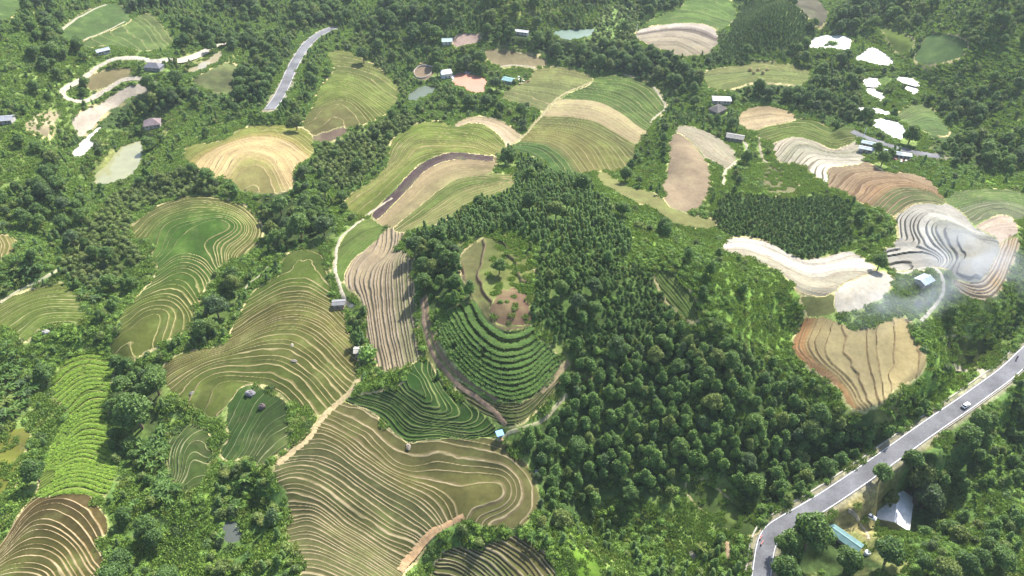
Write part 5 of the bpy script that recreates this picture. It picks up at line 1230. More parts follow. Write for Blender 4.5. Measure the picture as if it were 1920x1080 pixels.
# named single trees: kind, px, py (foot), crown width in m, label
SINGLE = [
 ('broadleaf_tree', 936, 502, 6.5, "lone round tree casting a long shadow on the bare knoll top"),
 ('broadleaf_tree', 402, 578, 11, "solitary dark broad tree between the green spur and the olive brown fan"),
 ('broadleaf_tree', 250, 775, 15, "biggest dark tree of the clump right of the lime green rows"),
 ('broadleaf_tree', 287, 720, 11, "dark tree rising behind the biggest one beside the lime green rows"),
 ('broadleaf_tree', 225, 725, 9, "dark tree left of the clump beside the lime green rows"),
 ('broadleaf_tree', 60, 888, 9.5, "dark round bush like tree at the right edge of the golden unmown patch"),
 ('shrub', 688, 668, 7, "grey green bushy tree in front of the pale roofed hut by the brown ribs"),
 ('shrub', 714, 706, 3.2, "small round dark bush on the green tongue below the brown ribs"),
 ('broadleaf_tree', 553, 232, 9, "dark tree at the neck between the golden field and the green gold ridge"),
 ('broadleaf_tree', 1652, 494, 7.5, "dark round tree at the corner between the cream strip and the grey terraces"),
 ('broadleaf_tree', 1053, 545, 7, "greyish tree, left of four standing over the dark thicket"),
 ('broadleaf_tree', 1114, 540, 7, "greyish tree, back right of four standing over the dark thicket"),
 ('broadleaf_tree', 1083, 570, 6.5, "greyish tree, front middle of four standing over the dark thicket"),
 ('broadleaf_tree', 1117, 582, 6.5, "greyish tree, front right of four standing over the dark thicket"),
 ('broadleaf_tree', 1650, 903, 8, "round dark tree touching the upper corner of the sagging white roof"),
 ('broadleaf_tree', 1694, 893, 7, "dark tree between the lower road and the tan roofed annex"),
 ('broadleaf_tree', 1712, 870, 8, "dark tree leaning over the lower road edge above the white roof"),
 ('broadleaf_tree', 1770, 825, 12.5, "broad dark tree beside the lower road below the white car"),
 ('broadleaf_tree', 1812, 830, 10, "dark tree right of the broad one below the white car"),
 ('broadleaf_tree', 1835, 795, 8, "dark tree at the road edge right below the white car"),
 ('broadleaf_tree', 1520, 1010, 14, "largest round tree by the lower road bend left of the teal shed"),
 ('broadleaf_tree', 1483, 1024, 9.5, "round tree nearest to the lower road bend"),
 ('broadleaf_tree', 1472, 1072, 10, "round tree cut by the bottom edge at the lower road bend"),
 ('broadleaf_tree', 1662, 974, 4.5, "dark tree standing in front of the sagging white roof"),
 ('broadleaf_tree', 1672, 1040, 10, "grey green round tree below the sagging white roof"),
 ('broadleaf_tree', 1595, 1055, 10, "dark tree below the teal shed"),
 ('broadleaf_tree', 1745, 930, 12, "grey green broad tree right of the tan roofed annex"),
 ('broadleaf_tree', 993, 380, 8.5, "dark tree, left of three at the top of the plumed wood"),
 ('broadleaf_tree', 1043, 396, 8.5, "round tree, middle of three at the top of the plumed wood"),
 ('broadleaf_tree', 1064, 378, 7.5, "dark tree, right of three at the top of the plumed wood"),
 ('broadleaf_tree', 953, 296, 8.5, "tree at the lower left corner of the broad rounded hill"),
 ('broadleaf_tree', 1011, 316, 6.5, "dark tree below the broad rounded hill beside the plumed wood"),
 ('broadleaf_tree', 560, 424, 12, "largest dark tree of the clump right of the golden field"),
 ('broadleaf_tree', 523, 388, 10, "dark tree at the left of the clump below the golden field"),
 ('broadleaf_tree', 604, 425, 10, "dark tree at the right of the clump below the golden field"),
 ('broadleaf_tree', 1658, 300, 8, "dark shaggy tree standing on the brown wavy terraces' upper edge"),
 ('broadleaf_tree', 1712, 252, 10, "slanting umbrella tree beside the heart shaped white pond"),
 ('shrub', 1391, 322, 4.5, "single round bush in the green hollow by the white footpath"),
 ('shrub', 1563, 83, 6, "tallest dark bush on the near shore of the farther big white pond"),
 ('shrub', 1550, 88, 4, "small dark bush left on the near shore of the farther big white pond"),
 ('broadleaf_tree', 1646, 281, 6, "round tree in front of the roadside row of houses, left of two"),
 ('broadleaf_tree', 1672, 290, 5.5, "round tree in front of the roadside row of houses, right of two"),
 ('broadleaf_tree', 820, 133, 9, "dark tree between the ringed yard and the white house"),
 ('broadleaf_tree', 930, 160, 9, "dark tree at the right end of the muddy orange pond"),
 ('broadleaf_tree', 680, 105, 11, "round dark tree above the green gold ridge"),
]
print("veg counts", {k: sum(len(a) for a in v) for k, v in PTS.items()})
PLACES = [("near the golden field", 465, 300), ("round the green spur", 360, 480), ("by the tan ridge path", 650, 720), ("in the bottom left valley", 330, 950), ("near the lower road", 1600, 850), ("beyond the lower road", 1800, 980), ("below the bottom knoll", 1000, 1040), ("near the orange pond", 880, 150), ("on the far left slopes", 80, 200), ("near the broad rounded hill", 1200, 260), ("near the white ponds", 1650, 130), ("by the cream terraces", 1550, 480), ("near the white terraces", 1800, 560), ("round the knoll top", 930, 480), ("near the left edge", 40, 560), ("along the top edge", 900, 20), ("on the left forest slope", 120, 420), ("near the green gold ridge", 680, 190)]
PLX = np.array([p[1:] for p in PLACES], float)
WORDS = {'broadleaf_tree': ("dark broadleaf tree", "tree", "broadleaf trees"), 'plantation_tree': ("young cone crowned tree", "tree", "plantation trees"), 'plumed_tree': ("slim pale plumed tree", "tree", "plumed trees"), 'thicket_tree': ("low olive green tree", "tree", "thicket trees"),
 'shrub': ("mid green shrub", "shrub", "shrubs"), 'leafy_bush': ("bright leafy bush", "bush", "leafy bushes"), 'banana_plant': ("arching banana plant", "banana plant", "banana plants"), 'crop_plant': ("tall green crop plant", "crop", "crop plants"), 'grass_patch': ("grass", "grass", "grass"), 'lime_plant': ("lime green crop plant", "crop", "lime plants")}
def make_tree(kind, v, x, y, z, s, rot, label, group=None):
    tm, cm = PROTO[kind][v]
    if tm is None:
        r = bpy.data.objects.new(kind, cm); link(r)
    else:
        r = bpy.data.objects.new(kind, None); r.empty_display_size = .5; link(r)
        link(bpy.data.objects.new("crown", cm), r); link(bpy.data.objects.new("trunk", tm), r)
    r.location = (x, y, z); r.scale = (s, s, s); r.rotation_euler = (0, 0, rot)
    return tag(r, label, WORDS[kind][1], group)
CW = {'broadleaf_tree': 9.0, 'shrub': 2.8}
SPOTS = []
for i, (kind, px, py, w, lab) in enumerate(SINGLE):
    p = unproject([(px, py - 6)], lambda x, y: H0(x, y) + w * (.66 if kind != 'shrub' else .25))[0]; z = float(ground_z(p[0], p[1])); SPOTS.append((p[0], p[1], w))
    make_tree(kind, i % len(PROTO[kind]), p[0], p[1], z - .1, w / CW[kind], i * 1.7, lab)
SPOTS = np.array(SPOTS)
def instancer(name, kind, pts):
    me = bpy.data.meshes.new(name); me.vertices.add(len(pts)); me.vertices.foreach_set("co", np.ascontiguousarray(pts[:, :3], np.float32).ravel())
    attr(me, "size", pts[:, 3]); attr(me, "turn", rng.uniform(0, 6.28, len(pts)))
    a = me.attributes.new("pick", 'INT', 'POINT'); a.data.foreach_set("value", rng.integers(0, len(PROTO[kind]), len(pts)).astype(np.int32))
    o = link(bpy.data.objects.new(name, me))
    ng = bpy.data.node_groups.new(name + "_scatter", 'GeometryNodeTree')
    ng.interface.new_socket("Geometry", in_out='INPUT', socket_type='NodeSocketGeometry'); ng.interface.new_socket("Geometry", in_out='OUTPUT', socket_type='NodeSocketGeometry')
    N, L = ng.nodes, ng.links
    gi, go = N.new("NodeGroupInput"), N.new("NodeGroupOutput")
    ci = N.new("GeometryNodeCollectionInfo"); ci.inputs['Collection'].default_value = COLS[kind]; ci.inputs['Separate Children'].default_value = True; ci.inputs['Reset Children'].default_value = True
    ip = N.new("GeometryNodeInstanceOnPoints"); ip.inputs['Pick Instance'].default_value = True
    def na(n, t): 
        d = N.new("GeometryNodeInputNamedAttribute"); d.data_type = t; d.inputs['Name'].default_value = n; return d.outputs['Attribute']
    cx = N.new("ShaderNodeCombineXYZ"); L.new(na("turn", 'FLOAT'), cx.inputs[2])
    L.new(gi.outputs[0], ip.inputs['Points']); L.new(ci.outputs[0], ip.inputs['Instance']); L.new(na("pick", 'INT'), ip.inputs['Instance Index'])
    L.new(cx.outputs[0], ip.inputs['Rotation']); L.new(na("size", 'FLOAT'), ip.inputs['Scale']); L.new(ip.outputs[0], go.inputs[0])
    md = o.modifiers.new("scatter", 'NODES'); md.node_group = ng
    return o
NIND = {'broadleaf_tree': 259, 'plantation_tree': 300, 'plumed_tree': 300, 'thicket_tree': 300, 'shrub': 298, 'leafy_bush': 300, 'banana_plant': 300}
STUFFNAME = {'broadleaf_tree': "broadleaf_woods", 'plantation_tree': "plantation_woods", 'plumed_tree': "plumed_woods", 'thicket_tree': "thicket_woods", 'shrub': "shrubbery", 'leafy_bush': "leafy_undergrowth", 'banana_plant': "banana_foliage", 'crop_plant': "crop_foliage", 'lime_plant': "lime_crop_foliage", 'grass_patch': "grass"}
STUFFLAB = {'crop_plant': "rows of tall green crop on the front of the wooded hill", 'lime_plant': "lime green crop rows on the left terraces"}
for kind, parts in PTS.items():
    if not parts: continue
    a = np.vstack(parts)
    for sx, sy, w in SPOTS:
        a = a[np.hypot(a[:, 0] - sx, a[:, 1] - sy) > (w * .42 + 1.2 if kind != 'broadleaf_tree' else w * .35 + 3.0)]
    z = ground_z(a[:, 0], a[:, 1]) - .12
    px, py = project(a[:, 0], a[:, 1], z)
    D = np.hypot(np.hypot(a[:, 0], a[:, 1]), HC - z)
    vis = (px > 8) & (px < 1912) & (py > 8) & (py < 1072)
    size = a[:, 2] / D * vis
    n = NIND.get(kind, 0); od = np.argsort(-size); ind = od[:n]; ind = ind[vis[ind]]; rest = np.setdiff1d(np.arange(len(a)), ind)
    zi = nearest(zid, a[ind, 0], a[ind, 1])
    for j, zz in zip(ind, zi):
        if zz >= 0 and ZONES[zz][1]: where = ZONES[zz][1]
        else: where = PLACES[int(np.argmin(((PLX - (px[j], py[j])) ** 2).sum(1)))][0]
        lab_ = WORDS[kind][0] + " " + where
        if len(lab_.split()) > 16: lab_ = " ".join(WORDS[kind][0].split()[-2:] + where.split())
        make_tree(kind, int(rng.integers(len(PROTO[kind]))), a[j, 0], a[j, 1], z[j], a[j, 2], rng.uniform(0, 6.28), lab_, WORDS[kind][2] + " " + where)
    if len(rest):
        tag(instancer(STUFFNAME[kind], kind, np.column_stack([a[rest, 0], a[rest, 1], z[rest], a[rest, 2]])), STUFFLAB.get(kind), None, None, "stuff")
# ------------------------------------------------------------------ buildings
def box(c, s, rz=0.0):
    V = np.array([(x, y, z) for z in (-.5, .5) for y in (-.5, .5) for x in (-.5, .5)]) * np.array(s)
    if rz:
        k, l = math.cos(rz), math.sin(rz); V = np.column_stack([V[:, 0] * k - V[:, 1] * l, V[:, 0] * l + V[:, 1] * k, V[:, 2]])
    return V + np.array(c), [(0, 2, 3, 1), (4, 5, 7, 6), (0, 1, 5, 4), (2, 6, 7, 3), (0, 4, 6, 2), (1, 3, 7, 5)]
def part(name, vf, mat, parent, smooth=False): return mesh_obj(name, vf[0], vf[1], mat, parent, smooth)
def roof_mat(c, metal):
    t = NT("sheet_roof" if metal else "tile_roof"); p = t.n("ShaderNodeTexCoord").outputs['Object']
    wv = t.n("ShaderNodeTexWave", wave_type='BANDS', bands_direction='X'); t.set(wv.inputs['Vector'], p); wv.inputs['Scale'].default_value = 1.1 if metal else 1.8; wv.inputs['Distortion'].default_value = .3
    st = t.rng(t.noise(p, .5, 4, .7), .35, .7, .72, 1.1)
    col = t.mix(t.rng(t.noise(p, .25, 4, .7), .52, .68, 0, .45), t.scale(c, t.math('MULTIPLY', st, t.rng(wv.outputs[0], 0, 1, .85, 1.05))), (.2, .13, .08))
    b = t.n("ShaderNodeBump", {'Strength': .4, 'Distance': .05, 'Height': wv.outputs[0]})
    t.bsdf(col, .6 if metal else .9, .2 if metal else .1, Normal=b.outputs[0]); return t.m
DARKW = plain("dark_opening", (.03, .03, .035), .3, .5); WOOD = plain("old_wood", (.22, .16, .1), .9, .1)
def slab_roof(w, d, h, style, ov=.55, th=.12):
    hw, hd = w / 2 + ov, d / 2 + ov
    if style == 'gable':
        rise = d * .17; e = h - ov * rise / (d / 2)
        prof = [(-hd, e), (0, h + rise), (hd, e)]
        V = [(x, y, z + dz) for dz in (0, th) for x in (-hw, hw) for y, z in prof]
        F = [(0, 3, 4, 1), (1, 4, 5, 2), (6, 7, 10, 9), (7, 8, 11, 10), (0, 1, 7, 6), (1, 2, 8, 7), (3, 9, 10, 4), (4, 10, 11, 5), (0, 6, 9, 3), (2, 5, 11, 8)]
    elif style == 'hip':
        rise = d * .36; e = h - .2; r = max(w / 2 - d / 2, .4)
        V = [(-hw, -hd, e), (hw, -hd, e), (hw, hd, e), (-hw, hd, e), (-r, 0, h + rise), (r, 0, h + rise)]
        F = [(0, 1, 5, 4), (2, 3, 4, 5), (1, 2, 5), (3, 0, 4), (3, 2, 1, 0)]
    else:
        rise = d * .16; V = [(x, y, h + (rise if y > 0 else 0) + dz) for dz in (0, th) for x in (-hw, hw) for y in (-hd, hd)]
        F = [(0, 1, 3, 2), (4, 6, 7, 5), (0, 4, 5, 1), (2, 3, 7, 6), (0, 2, 6, 4), (1, 5, 7, 3)]
    return np.array(V), F
def walls(w, d, h, style):
    V, F = box((0, 0, (h - .3) / 2 - .25), (w, d, h + .5 - .3))
    if style == 'gable':
        r = d * .17
        for x in (-w / 2 + .01, w / 2 - .01):
            k = len(V); V = np.vstack([V, [(x, -d / 2, h - .31), (x, d / 2, h - .31), (x, 0, h + r - .08)]]); F = F + [(k, k + 1, k + 2)]
    if style == 'shed':
        k = len(V); r = d * .16; V = np.vstack([V, [(-w / 2, d / 2, h - .3), (w / 2, d / 2, h - .3), (w / 2, d / 2, h + r * .85), (-w / 2, d / 2, h + r * .85)]]); F = F + [(k, k + 1, k + 2, k + 3)]
    return V, F
for h, (p, z0) in zip(HOUSES, HPOS):
    h = list(h); k_ = .45 if 'blue hut' in h[0] else .9 if 'sagging' in h[0] else (.52 if h[2][0] > 1600 and h[2][1] < 300 else .66 if h[2][1] > 250 else .8); h[3] *= k_; h[4] *= k_; h[5] *= .8
    lab, cat, _, w, d, wh, turn, rc, wc, style, metal = h
    o = link(bpy.data.objects.new(cat if cat != "house" else "farm_house", None)); o.location = (p[0], p[1], z0); o.rotation_euler = (0, 0, R(turn)); tag(o, lab, cat)
    wm = plain("house_wall", tuple(c * .75 for c in wc), .9, .1, .2, .8)
    part("wall", walls(w, d, wh, style), wm, o)
    rf = part("roof", slab_roof(w, d, wh, style), roof_mat(tuple(c * .72 for c in rc), metal), o)
    if style == 'gable': part("ridge_cap", box((0, 0, wh + d * .17 + .14), (w + 1.1, .45, .06)), plain("ridge_metal", tuple(c * .8 for c in rc), .6, .3), rf)
    part("door", box((-w * .12, -d / 2 - .03, .9), (.85, .08, 1.8)), WOOD, o)
    for x in ((-w * .34, w * .18, w * .36) if w > 7 else (w * .25,)):
        wi = part("window", box((x, -d / 2 - .025, 1.45), (1.0, .07, .9)), WOOD, o); part("pane", box((x, -d / 2 - .05, 1.45), (.8, .08, .7)), DARKW, wi)
    if 'stilt' in lab or cat == "hut": part("floor_deck", box((0, -d / 2 - .7, .25), (w, 1.2, .15)), WOOD, o)

# ------------------------------------------------------------------ vehicles on the lower road
def along(px, q, zr, lane):
    p = unproject([px])[0]; i = int(np.argmin(np.hypot(*(q - p).T))); i = min(max(i, 1), len(q) - 2)
    d = q[i + 1] - q[i - 1]; d /= np.hypot(*d); n = np.array([-d[1], d[0]]); c = q[i] + n * lane
    return c, zr[i] + .1, math.atan2(d[1], d[0])
def loft(sections):
    """closed hull from cross sections [(x, [(y, z)...])]"""
    V, F = [], []; n = len(sections[0][1])
    for x, s in sections: V += [(x, y, z) for y, z in s]
    for j in range(len(sections) - 1):
        for i in range(n): F.append((j * n + i, j * n + (i + 1) % n, (j + 1) * n + (i + 1) % n, (j + 1) * n + i))
    F.append(tuple(range(n))[::-1]); F.append(tuple(range((len(sections) - 1) * n, len(sections) * n)))
    return np.array(V), [f[::-1] for f in F]
def ring(hw, z0, z1, t=.78): return [(-hw, z0), (-hw, z0 + (z1 - z0) * .55), (-hw * t, z1), (hw * t, z1), (hw, z0 + (z1 - z0) * .55), (hw, z0)]
def wheel(x, y, r, wd, parent, mt, mr):
    a = np.linspace(0, 2 * np.pi, 16, endpoint=False)
    def cyl(r, w): return np.array([(x + r * math.cos(k), y + s * w / 2, r0 + r * math.sin(k)) for s in (-1, 1) for k in a]), [(i, (i + 1) % 16, 16 + (i + 1) % 16, 16 + i) for i in range(16)] + [tuple(range(16)), tuple(range(16, 32))[::-1]]
    r0 = r
    w = link(bpy.data.objects.new("wheel", None), parent); part("tyre", cyl(r, wd), mt, w); part("rim", cyl(r * .6, wd + .03), mr, w)
PAINTW = plain("white_car_paint", (.78, .78, .76), .3, .5, .03); GLASS = plain("car_glass", (.02, .025, .03), .1, .6, .05); TYRE = plain("tyre_rubber", (.025, .025, .025), .8, .2); RIM = plain("rim_metal", (.45, .45, .45), .4, .5)
LAMP = plain("lamp_glass", (.7, .68, .6), .2, .5); RLAMP = plain("rear_lamp_red", (.4, .03, .02), .3, .5)
def car(px, lane, flip, label, cat, q, zr, pos=None):
    if pos is None: c, z, a = along(px, q, zr, lane)
    else: c, z, a = pos
    o = link(bpy.data.objects.new("car", None)); o.location = (c[0], c[1], z); o.rotation_euler = (0, 0, a + (math.pi if flip else 0)); o.scale = (.85, .85, .85); tag(o, label, cat)
    part("body", loft([(-2.25, ring(.78, .45, .85)), (-2.1, ring(.88, .3, 1.02)), (-1.0, ring(.92, .28, 1.08, .9)), (.7, ring(.92, .28, 1.05, .9)), (1.9, ring(.88, .3, .92)), (2.25, ring(.74, .42, .74))]), PAINTW, o, True)
    cb = part("cabin_glass", loft([(-2.0, ring(.72, 1.0, 1.1)), (-1.55, ring(.76, 1.0, 1.55)), (.1, ring(.78, 1.0, 1.58)), (1.0, ring(.74, 1.0, 1.08))]), GLASS, o)
    part("roof_panel", box((-.7, 0, 1.6), (1.75, 1.14, .06)), PAINTW, o)
    for x in (-1.4, 1.4):
        for y in (-.82, .82): wheel(x, y, .33, .22, o, TYRE, RIM)
    for y in (-.6, .6): part("headlight", box((2.18, y, .66), (.12, .3, .14)), LAMP, o); part("tail_lamp", box((-2.2, y, .8), (.1, .25, .16)), RLAMP, o)
    return o
q, zr, wd = ROADQ[0]
car((1801, 762), .9, True, "white car driving along the lower road", "car", q, zr)
p = unproject([(1627, 977)])[0]
car(None, 0, False, "small white vehicle parked on the dirt yard left of the sagging white roof", "car", q, zr, (p, float(ground_z(*p)) + .02, R(-35)))
def motorbike(px, lane, label):
    c, z, a = along(px, q, zr, lane)
    o = link(bpy.data.objects.new("motorbike", None)); o.location = (c[0], c[1], z); o.rotation_euler = (0, 0, a); tag(o, label, "motorbike")
    dk = plain("bike_paint", (.1, .02, .02), .4, .4)
    part("body", loft([(-.75, ring(.1, .55, .8)), (-.2, ring(.16, .45, .85)), (.3, ring(.16, .4, .95)), (.65, ring(.08, .6, 1.0))]), dk, o); part("saddle", box((-.35, 0, .84), (.7, .24, .08)), TYRE, o); part("handlebar", box((.48, 0, 1.05), (.06, .66, .06)), TYRE, o)
    for x in (-.62, .62): wheel(x, 0, .29, .1, o, TYRE, RIM)
    # rider: one continuous skinned body
    me = bpy.data.meshes.new("person"); J = [(-.3, 0, .92), (-.26, 0, 1.15), (-.2, 0, 1.4), (-.16, 0, 1.52), (-.13, 0, 1.68), (-.2, .2, 1.4), (.02, .27, 1.18), (.4, .28, 1.1), (-.2, -.2, 1.4), (.02, -.27, 1.18), (.4, -.28, 1.1), (.1, .16, .88), (.05, .17, .45), (.2, .17, .4), (.1, -.16, .88), (.05, -.17, .45), (.2, -.17, .4)]
    E = [(0, 1), (1, 2), (2, 3), (3, 4), (2, 5), (5, 6), (6, 7), (2, 8), (8, 9), (9, 10), (0, 11), (11, 12), (12, 13), (0, 14), (14, 15), (15, 16)]
    me.from_pydata(J, E, []); ob = link(bpy.data.objects.new("person", me)); ob.matrix_world = o.matrix_world
    ob.location = o.location; ob.rotation_euler = o.rotation_euler
    sk = ob.modifiers.new("skin", 'SKIN'); rad = [.15, .14, .17, .07, .11, .08, .05, .035, .08, .05, .035, .09, .06, .05, .09, .06, .05]
    for v, r_ in zip(me.skin_vertices[0].data, rad): v.radius = (r_, r_)
    me.skin_vertices[0].data[0].use_root = True; ob.modifiers.new("sub", 'SUBSURF').levels = 1
    me.materials.append(plain("dark_jacket", (.05, .06, .09), .9, .1)); tag(ob, "person in dark clothes riding the motorbike on the lower road", "person")
motorbike((1905, 683), -1.2, "small dark motorbike on the lower road near the right edge")

# ------------------------------------------------------------------ rocks, tank, post, roadside things
def rock(px, s, col, label, n=9, seed=1):
    r_ = np.random.default_rng(seed); p = unproject([px])[0]; z = float(ground_z(*p))
    s = tuple(k * .72 for k in s); V, F = blob((0, 0, 0), s, 12, 8, r_, .16)
    o = mesh_obj("boulder", V, F, plain("rock_face", tuple(k * .62 for k in col), .95, .15, .35, 1.2)); o.location = (p[0], p[1], z + s[2] * .35); o.rotation_euler = (0, 0, seed); tag(o, label, "boulder")
rock((470, 740), (2.6, 1.9, 1.5), (.27, .26, .27), "grey boulder on the upper edge of the dark green paddy fan", seed=3)
rock((492, 765), (1.7, 1.5, 1.5), (.17, .13, .13), "brown stump like boulder right of the grey boulder", seed=4)
rock((548, 648), (1.6, .8, .5), (.36, .33, .26), "pale low rock, upper of the two in the olive brown fan", seed=5)
rock((552, 678), (1.8, .9, .6), (.36, .33, .27), "pale low rock, lower of the two in the olive brown fan", seed=6)
rock((360, 738), (1.3, .9, .7), (.3, .28, .25), "small grey rock at the left end of the olive brown fan", seed=7)
rock((766, 838), (1.9, 1.1, .8), (.33, .28, .22), "pale rock in the notch between the green wedge and the bottom knoll", seed=8)
rock((1010, 886), (2.0, 1.5, 1.0), (.3, .32, .34), "grey blue boulder at the forest edge right of the bottom knoll", seed=9)
rock((85, 624), (2.2, 1.6, 1.1), (.45, .44, .4), "pale grey boulder below the yellow green fan", seed=10)
rock((1300, 1042), (2.4, 1.7, .7), (.17, .155, .13), "brown bare rock in the scrub left of the lower road bend", seed=11)
rock((1882, 302), (1.6, 1.2, .9), (.3, .3, .3), "dark rock beside the far road at the right", seed=12)
def tank():
    p = unproject([(1629, 1033)])[0]; z = float(ground_z(*p)); a = np.linspace(0, 2 * np.pi, 18, endpoint=False)
    prof = [(.85, 0), (.95, .15), (.95, 1.3), (.8, 1.55), (.35, 1.72)]; V = [(r * math.cos(k), r * math.sin(k), h) for r, h in prof for k in a]
    F = [(j * 18 + i, j * 18 + (i + 1) % 18, (j + 1) * 18 + (i + 1) % 18, (j + 1) * 18 + i) for j in range(4) for i in range(18)] + [tuple(range(72, 90))]
    o = mesh_obj("water_tank", V, F, plain("white_plastic", (.8, .8, .8), .4, .4, .05)); o.location = (p[0], p[1], z)
    part("lid", (np.array([(.3 * math.cos(k), .3 * math.sin(k), h) for h in (1.71, 1.82) for k in a]), [(i, (i + 1) % 18, 18 + (i + 1) % 18, 18 + i) for i in range(18)] + [tuple(range(18, 36))]), plain("lid_blue", (.2, .3, .4)), o)
    tag(o, "round white water tank among the trees below the dirt yard", "water tank")
tank()
def post(px, h, label):
    p = unproject([px])[0]; z = float(ground_z(*p))
    o = link(bpy.data.objects.new("utility_pole", None)); o.location = (p[0], p[1], z); tag(o, label, "pole")
    part("shaft", tube([(0, 0, -.5), (0, 0, h)], (.2, .13), 8), plain("pole_concrete", (.6, .6, .58), .8, .2, .1), o); part("crossarm", box((0, 0, h - .7), (1.6, .12, .12)), WOOD, o)
post((1193, 68), 9, "tall pale pole standing beside the far grey tan terraces")
post((1617, 262), 8, "slim pale pole at the left end of the roadside row of houses")
def barrier(px, col, label, kind):
    p = unproject([px])[0]; z = float(ground_z(*p)); o = link(bpy.data.objects.new(kind, None)); o.location = (p[0], p[1], z); o.rotation_euler = (0, 0, .9); tag(o, label, "barrier")
    part("panel", box((0, 0, .75), (1.5, .12, .6)), plain("barrier_paint", col, .5, .3, .1), o); part("stripe", box((0, -.065, .75), (.5, .03, .6)), PAINT, o)
    for x in (-.6, .6): part("leg", box((x, 0, .2), (.1, .5, .5)), TYRE, o)
barrier((1425, 1012), (.6, .05, .03), "red and white road barrier on the dirt shoulder, upper of two at the bend", "road_barrier")
barrier((1427, 1022), (.6, .06, .04), "red and white road barrier on the dirt shoulder, lower of two at the bend", "road_barrier")
def scrap(px, n, label, seed, spread):
    r_ = np.random.default_rng(seed); p = unproject([px])[0]; z = float(ground_z(*p)); parts = []
    for i in range(n):
        a = r_.uniform(0, 6.28); d = spread * r_.uniform(0, 1) ** .6
        parts.append(box((d * math.cos(a), d * math.sin(a), r_.uniform(.1, .9)), (r_.uniform(.5, 2.2), r_.uniform(.4, 1.4), r_.uniform(.1, .7)), r_.uniform(0, 3)))
    o = mesh_obj("scrap_heap", *join(parts), [plain("scrap_pale", (.55, .52, .5), .8, .2, .4, 1.5), plain("scrap_rust", (.25, .13, .1), .9, .1, .4, 1.5)])
    o.data.polygons.foreach_set("material_index", r_.integers(0, 2, len(o.data.polygons) // 6).repeat(6).astype(np.int32)); o.location = (p[0], p[1], z); tag(o, label, "scrap heap")
scrap((972, 150), 45, "heap of pale and rusty scrap right of the teal roofed house", 5, 7.0)
scrap((1685, 298), 30, "pale rubble heap below the roadside row of houses", 6, 4.5)
def stack(px, k, label):
    p = unproject([px])[0]; z = float(ground_z(*p)); r_ = np.random.default_rng(k)
    V, F = blob((0, 0, 1.0), (1.2, 1.2, 1.5), 10, 7, r_, .08); o = mesh_obj("haystack", V, F, plain("dry_straw", (.36, .28, .13), .95, .1, .3, 1.5)); o.location = (p[0], p[1], z - .2); tag(o, label, "haystack", "haystacks on the far stepped field")
for k, x in enumerate((1406, 1413, 1421, 1430, 1438)): stack((x, 133 + (k % 2) * 6), k, "low brown haystack standing on the far olive gold stepped field")
def ring_wall():
    q = unproject(densify(smooth_line(P('B', [(400,410),(440,372),(510,370),(520,400),(480,440),(430,445)]), True, 2), 3, True)); q = np.vstack([q, q[:2]])
    z = ground_z(q[:, 0], q[:, 1]); o = ribbon("garden_wall", q, (-.15, -.151, .151, .15), [z - .3, z + .9, z + .9, z - .3], CONC); tag(o, "pale low wall ringing the oval brown yard", "wall")
ring_wall()
def liner():
    """grey sheet lining the upper banks of the orange pond"""
    pl = P('B', [(628,455),(640,405),(668,383),(700,378),(770,402),(858,438),(838,462)]); q = unproject(densify(smooth_line(pl), 3)); n, _ = normals(q)
    Vs = []
    for o in np.linspace(-2.2, 2.2, 6):
        p = q + n * o; Vs.append(np.column_stack([p, ground_z(p[:, 0], p[:, 1]) + .2]))
    m = len(q); i = np.arange(m - 1); F = np.concatenate([np.stack([a * m + i, a * m + i + 1, (a + 1) * m + i + 1, (a + 1) * m + i], 1) for a in range(5)])
    me = quad_mesh("pond_liner", np.concatenate(Vs), F, True); me.materials.append(plain("grey_sheet", (.33, .33, .38), .5, .4, .2)); tag(link(bpy.data.objects.new("pond_liner", me)), "grey sheet lining the banks of the muddy orange pond", "pond liner")
liner()
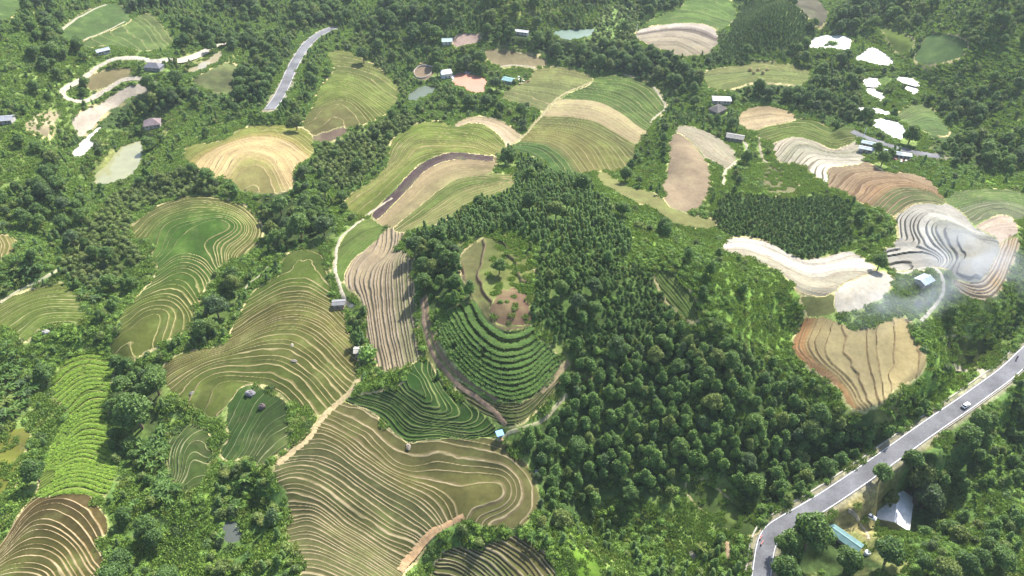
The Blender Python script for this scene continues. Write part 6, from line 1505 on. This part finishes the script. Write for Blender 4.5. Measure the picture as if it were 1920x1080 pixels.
# ------------------------------------------------------------------ smoke from the field fires
def smoke(px, size, dens, label, rot=0.0, dz=6.0):
    p = unproject([px])[0]; z = float(ground_z(*p)); V, F = blob((0, 0, 0), size, 16, 10, np.random.default_rng(2), .05)
    F = F + [tuple(range(16)), tuple(range(len(V) - 16, len(V)))[::-1]]
    t = NT("smoke_plume"); tc = t.n("ShaderNodeTexCoord").outputs['Object']
    mp = t.n("ShaderNodeMapping", {0: tc}); mp.inputs['Scale'].default_value = tuple(1 / s for s in size)
    ln = t.n("ShaderNodeVectorMath", {0: mp.outputs[0]}, operation='LENGTH').outputs['Value']
    nz = t.rng(t.noise(tc, .075, 4, .6), .42, .75, 0, 1)
    d = t.math('MULTIPLY', t.math('MULTIPLY', nz, t.rng(ln, .25, .92, 1, 0, True)), dens)
    pv = t.n("ShaderNodeVolumePrincipled", {'Density': d}); pv.inputs['Color'].default_value = (.8, .86, .95, 1); t.t.links.new(pv.outputs[0], t.out.inputs['Volume'])
    o = mesh_obj("smoke", V, F, t.m); o.location = (p[0], p[1], z + dz); o.rotation_euler = (0, 0, rot); tag(o, label, "smoke", None, "stuff")
smoke((1810, 505), (26, 34, 9), .09, "thin white smoke drifting over the round flat top of the white terraces", .4)
smoke((1700, 580), (42, 16, 7), .07, "bluish smoke drifting over the wood below the flat cream pan", .5)
# ------------------------------------------------------------------ air: one even box of thin haze round everything
def haze_box():
    t = NT("haze_air")
    pv = t.n("ShaderNodeVolumePrincipled"); pv.inputs['Color'].default_value = (.78, .9, 1.0, 1); pv.inputs['Density'].default_value = .00008; pv.inputs['Anisotropy'].default_value = .2
    t.t.links.new(pv.outputs[0], t.out.inputs['Volume'])
    zl = float(Z.min()) - 1.5; zh = max(HC, float(Z.max()) + 25) + 4
    x0, x1, y0, y1 = -2300, 2300, -30, 2950
    V = [(x, y, z) for z in (zl, zh) for y in (y0, y1) for x in (x0, x1)]
    o = mesh_obj("haze", V, [(0, 2, 3, 1), (4, 5, 7, 6), (0, 1, 5, 4), (2, 6, 7, 3), (0, 4, 6, 2), (1, 3, 7, 5)], t.m)
    tag(o, kind="stuff")
haze_box()
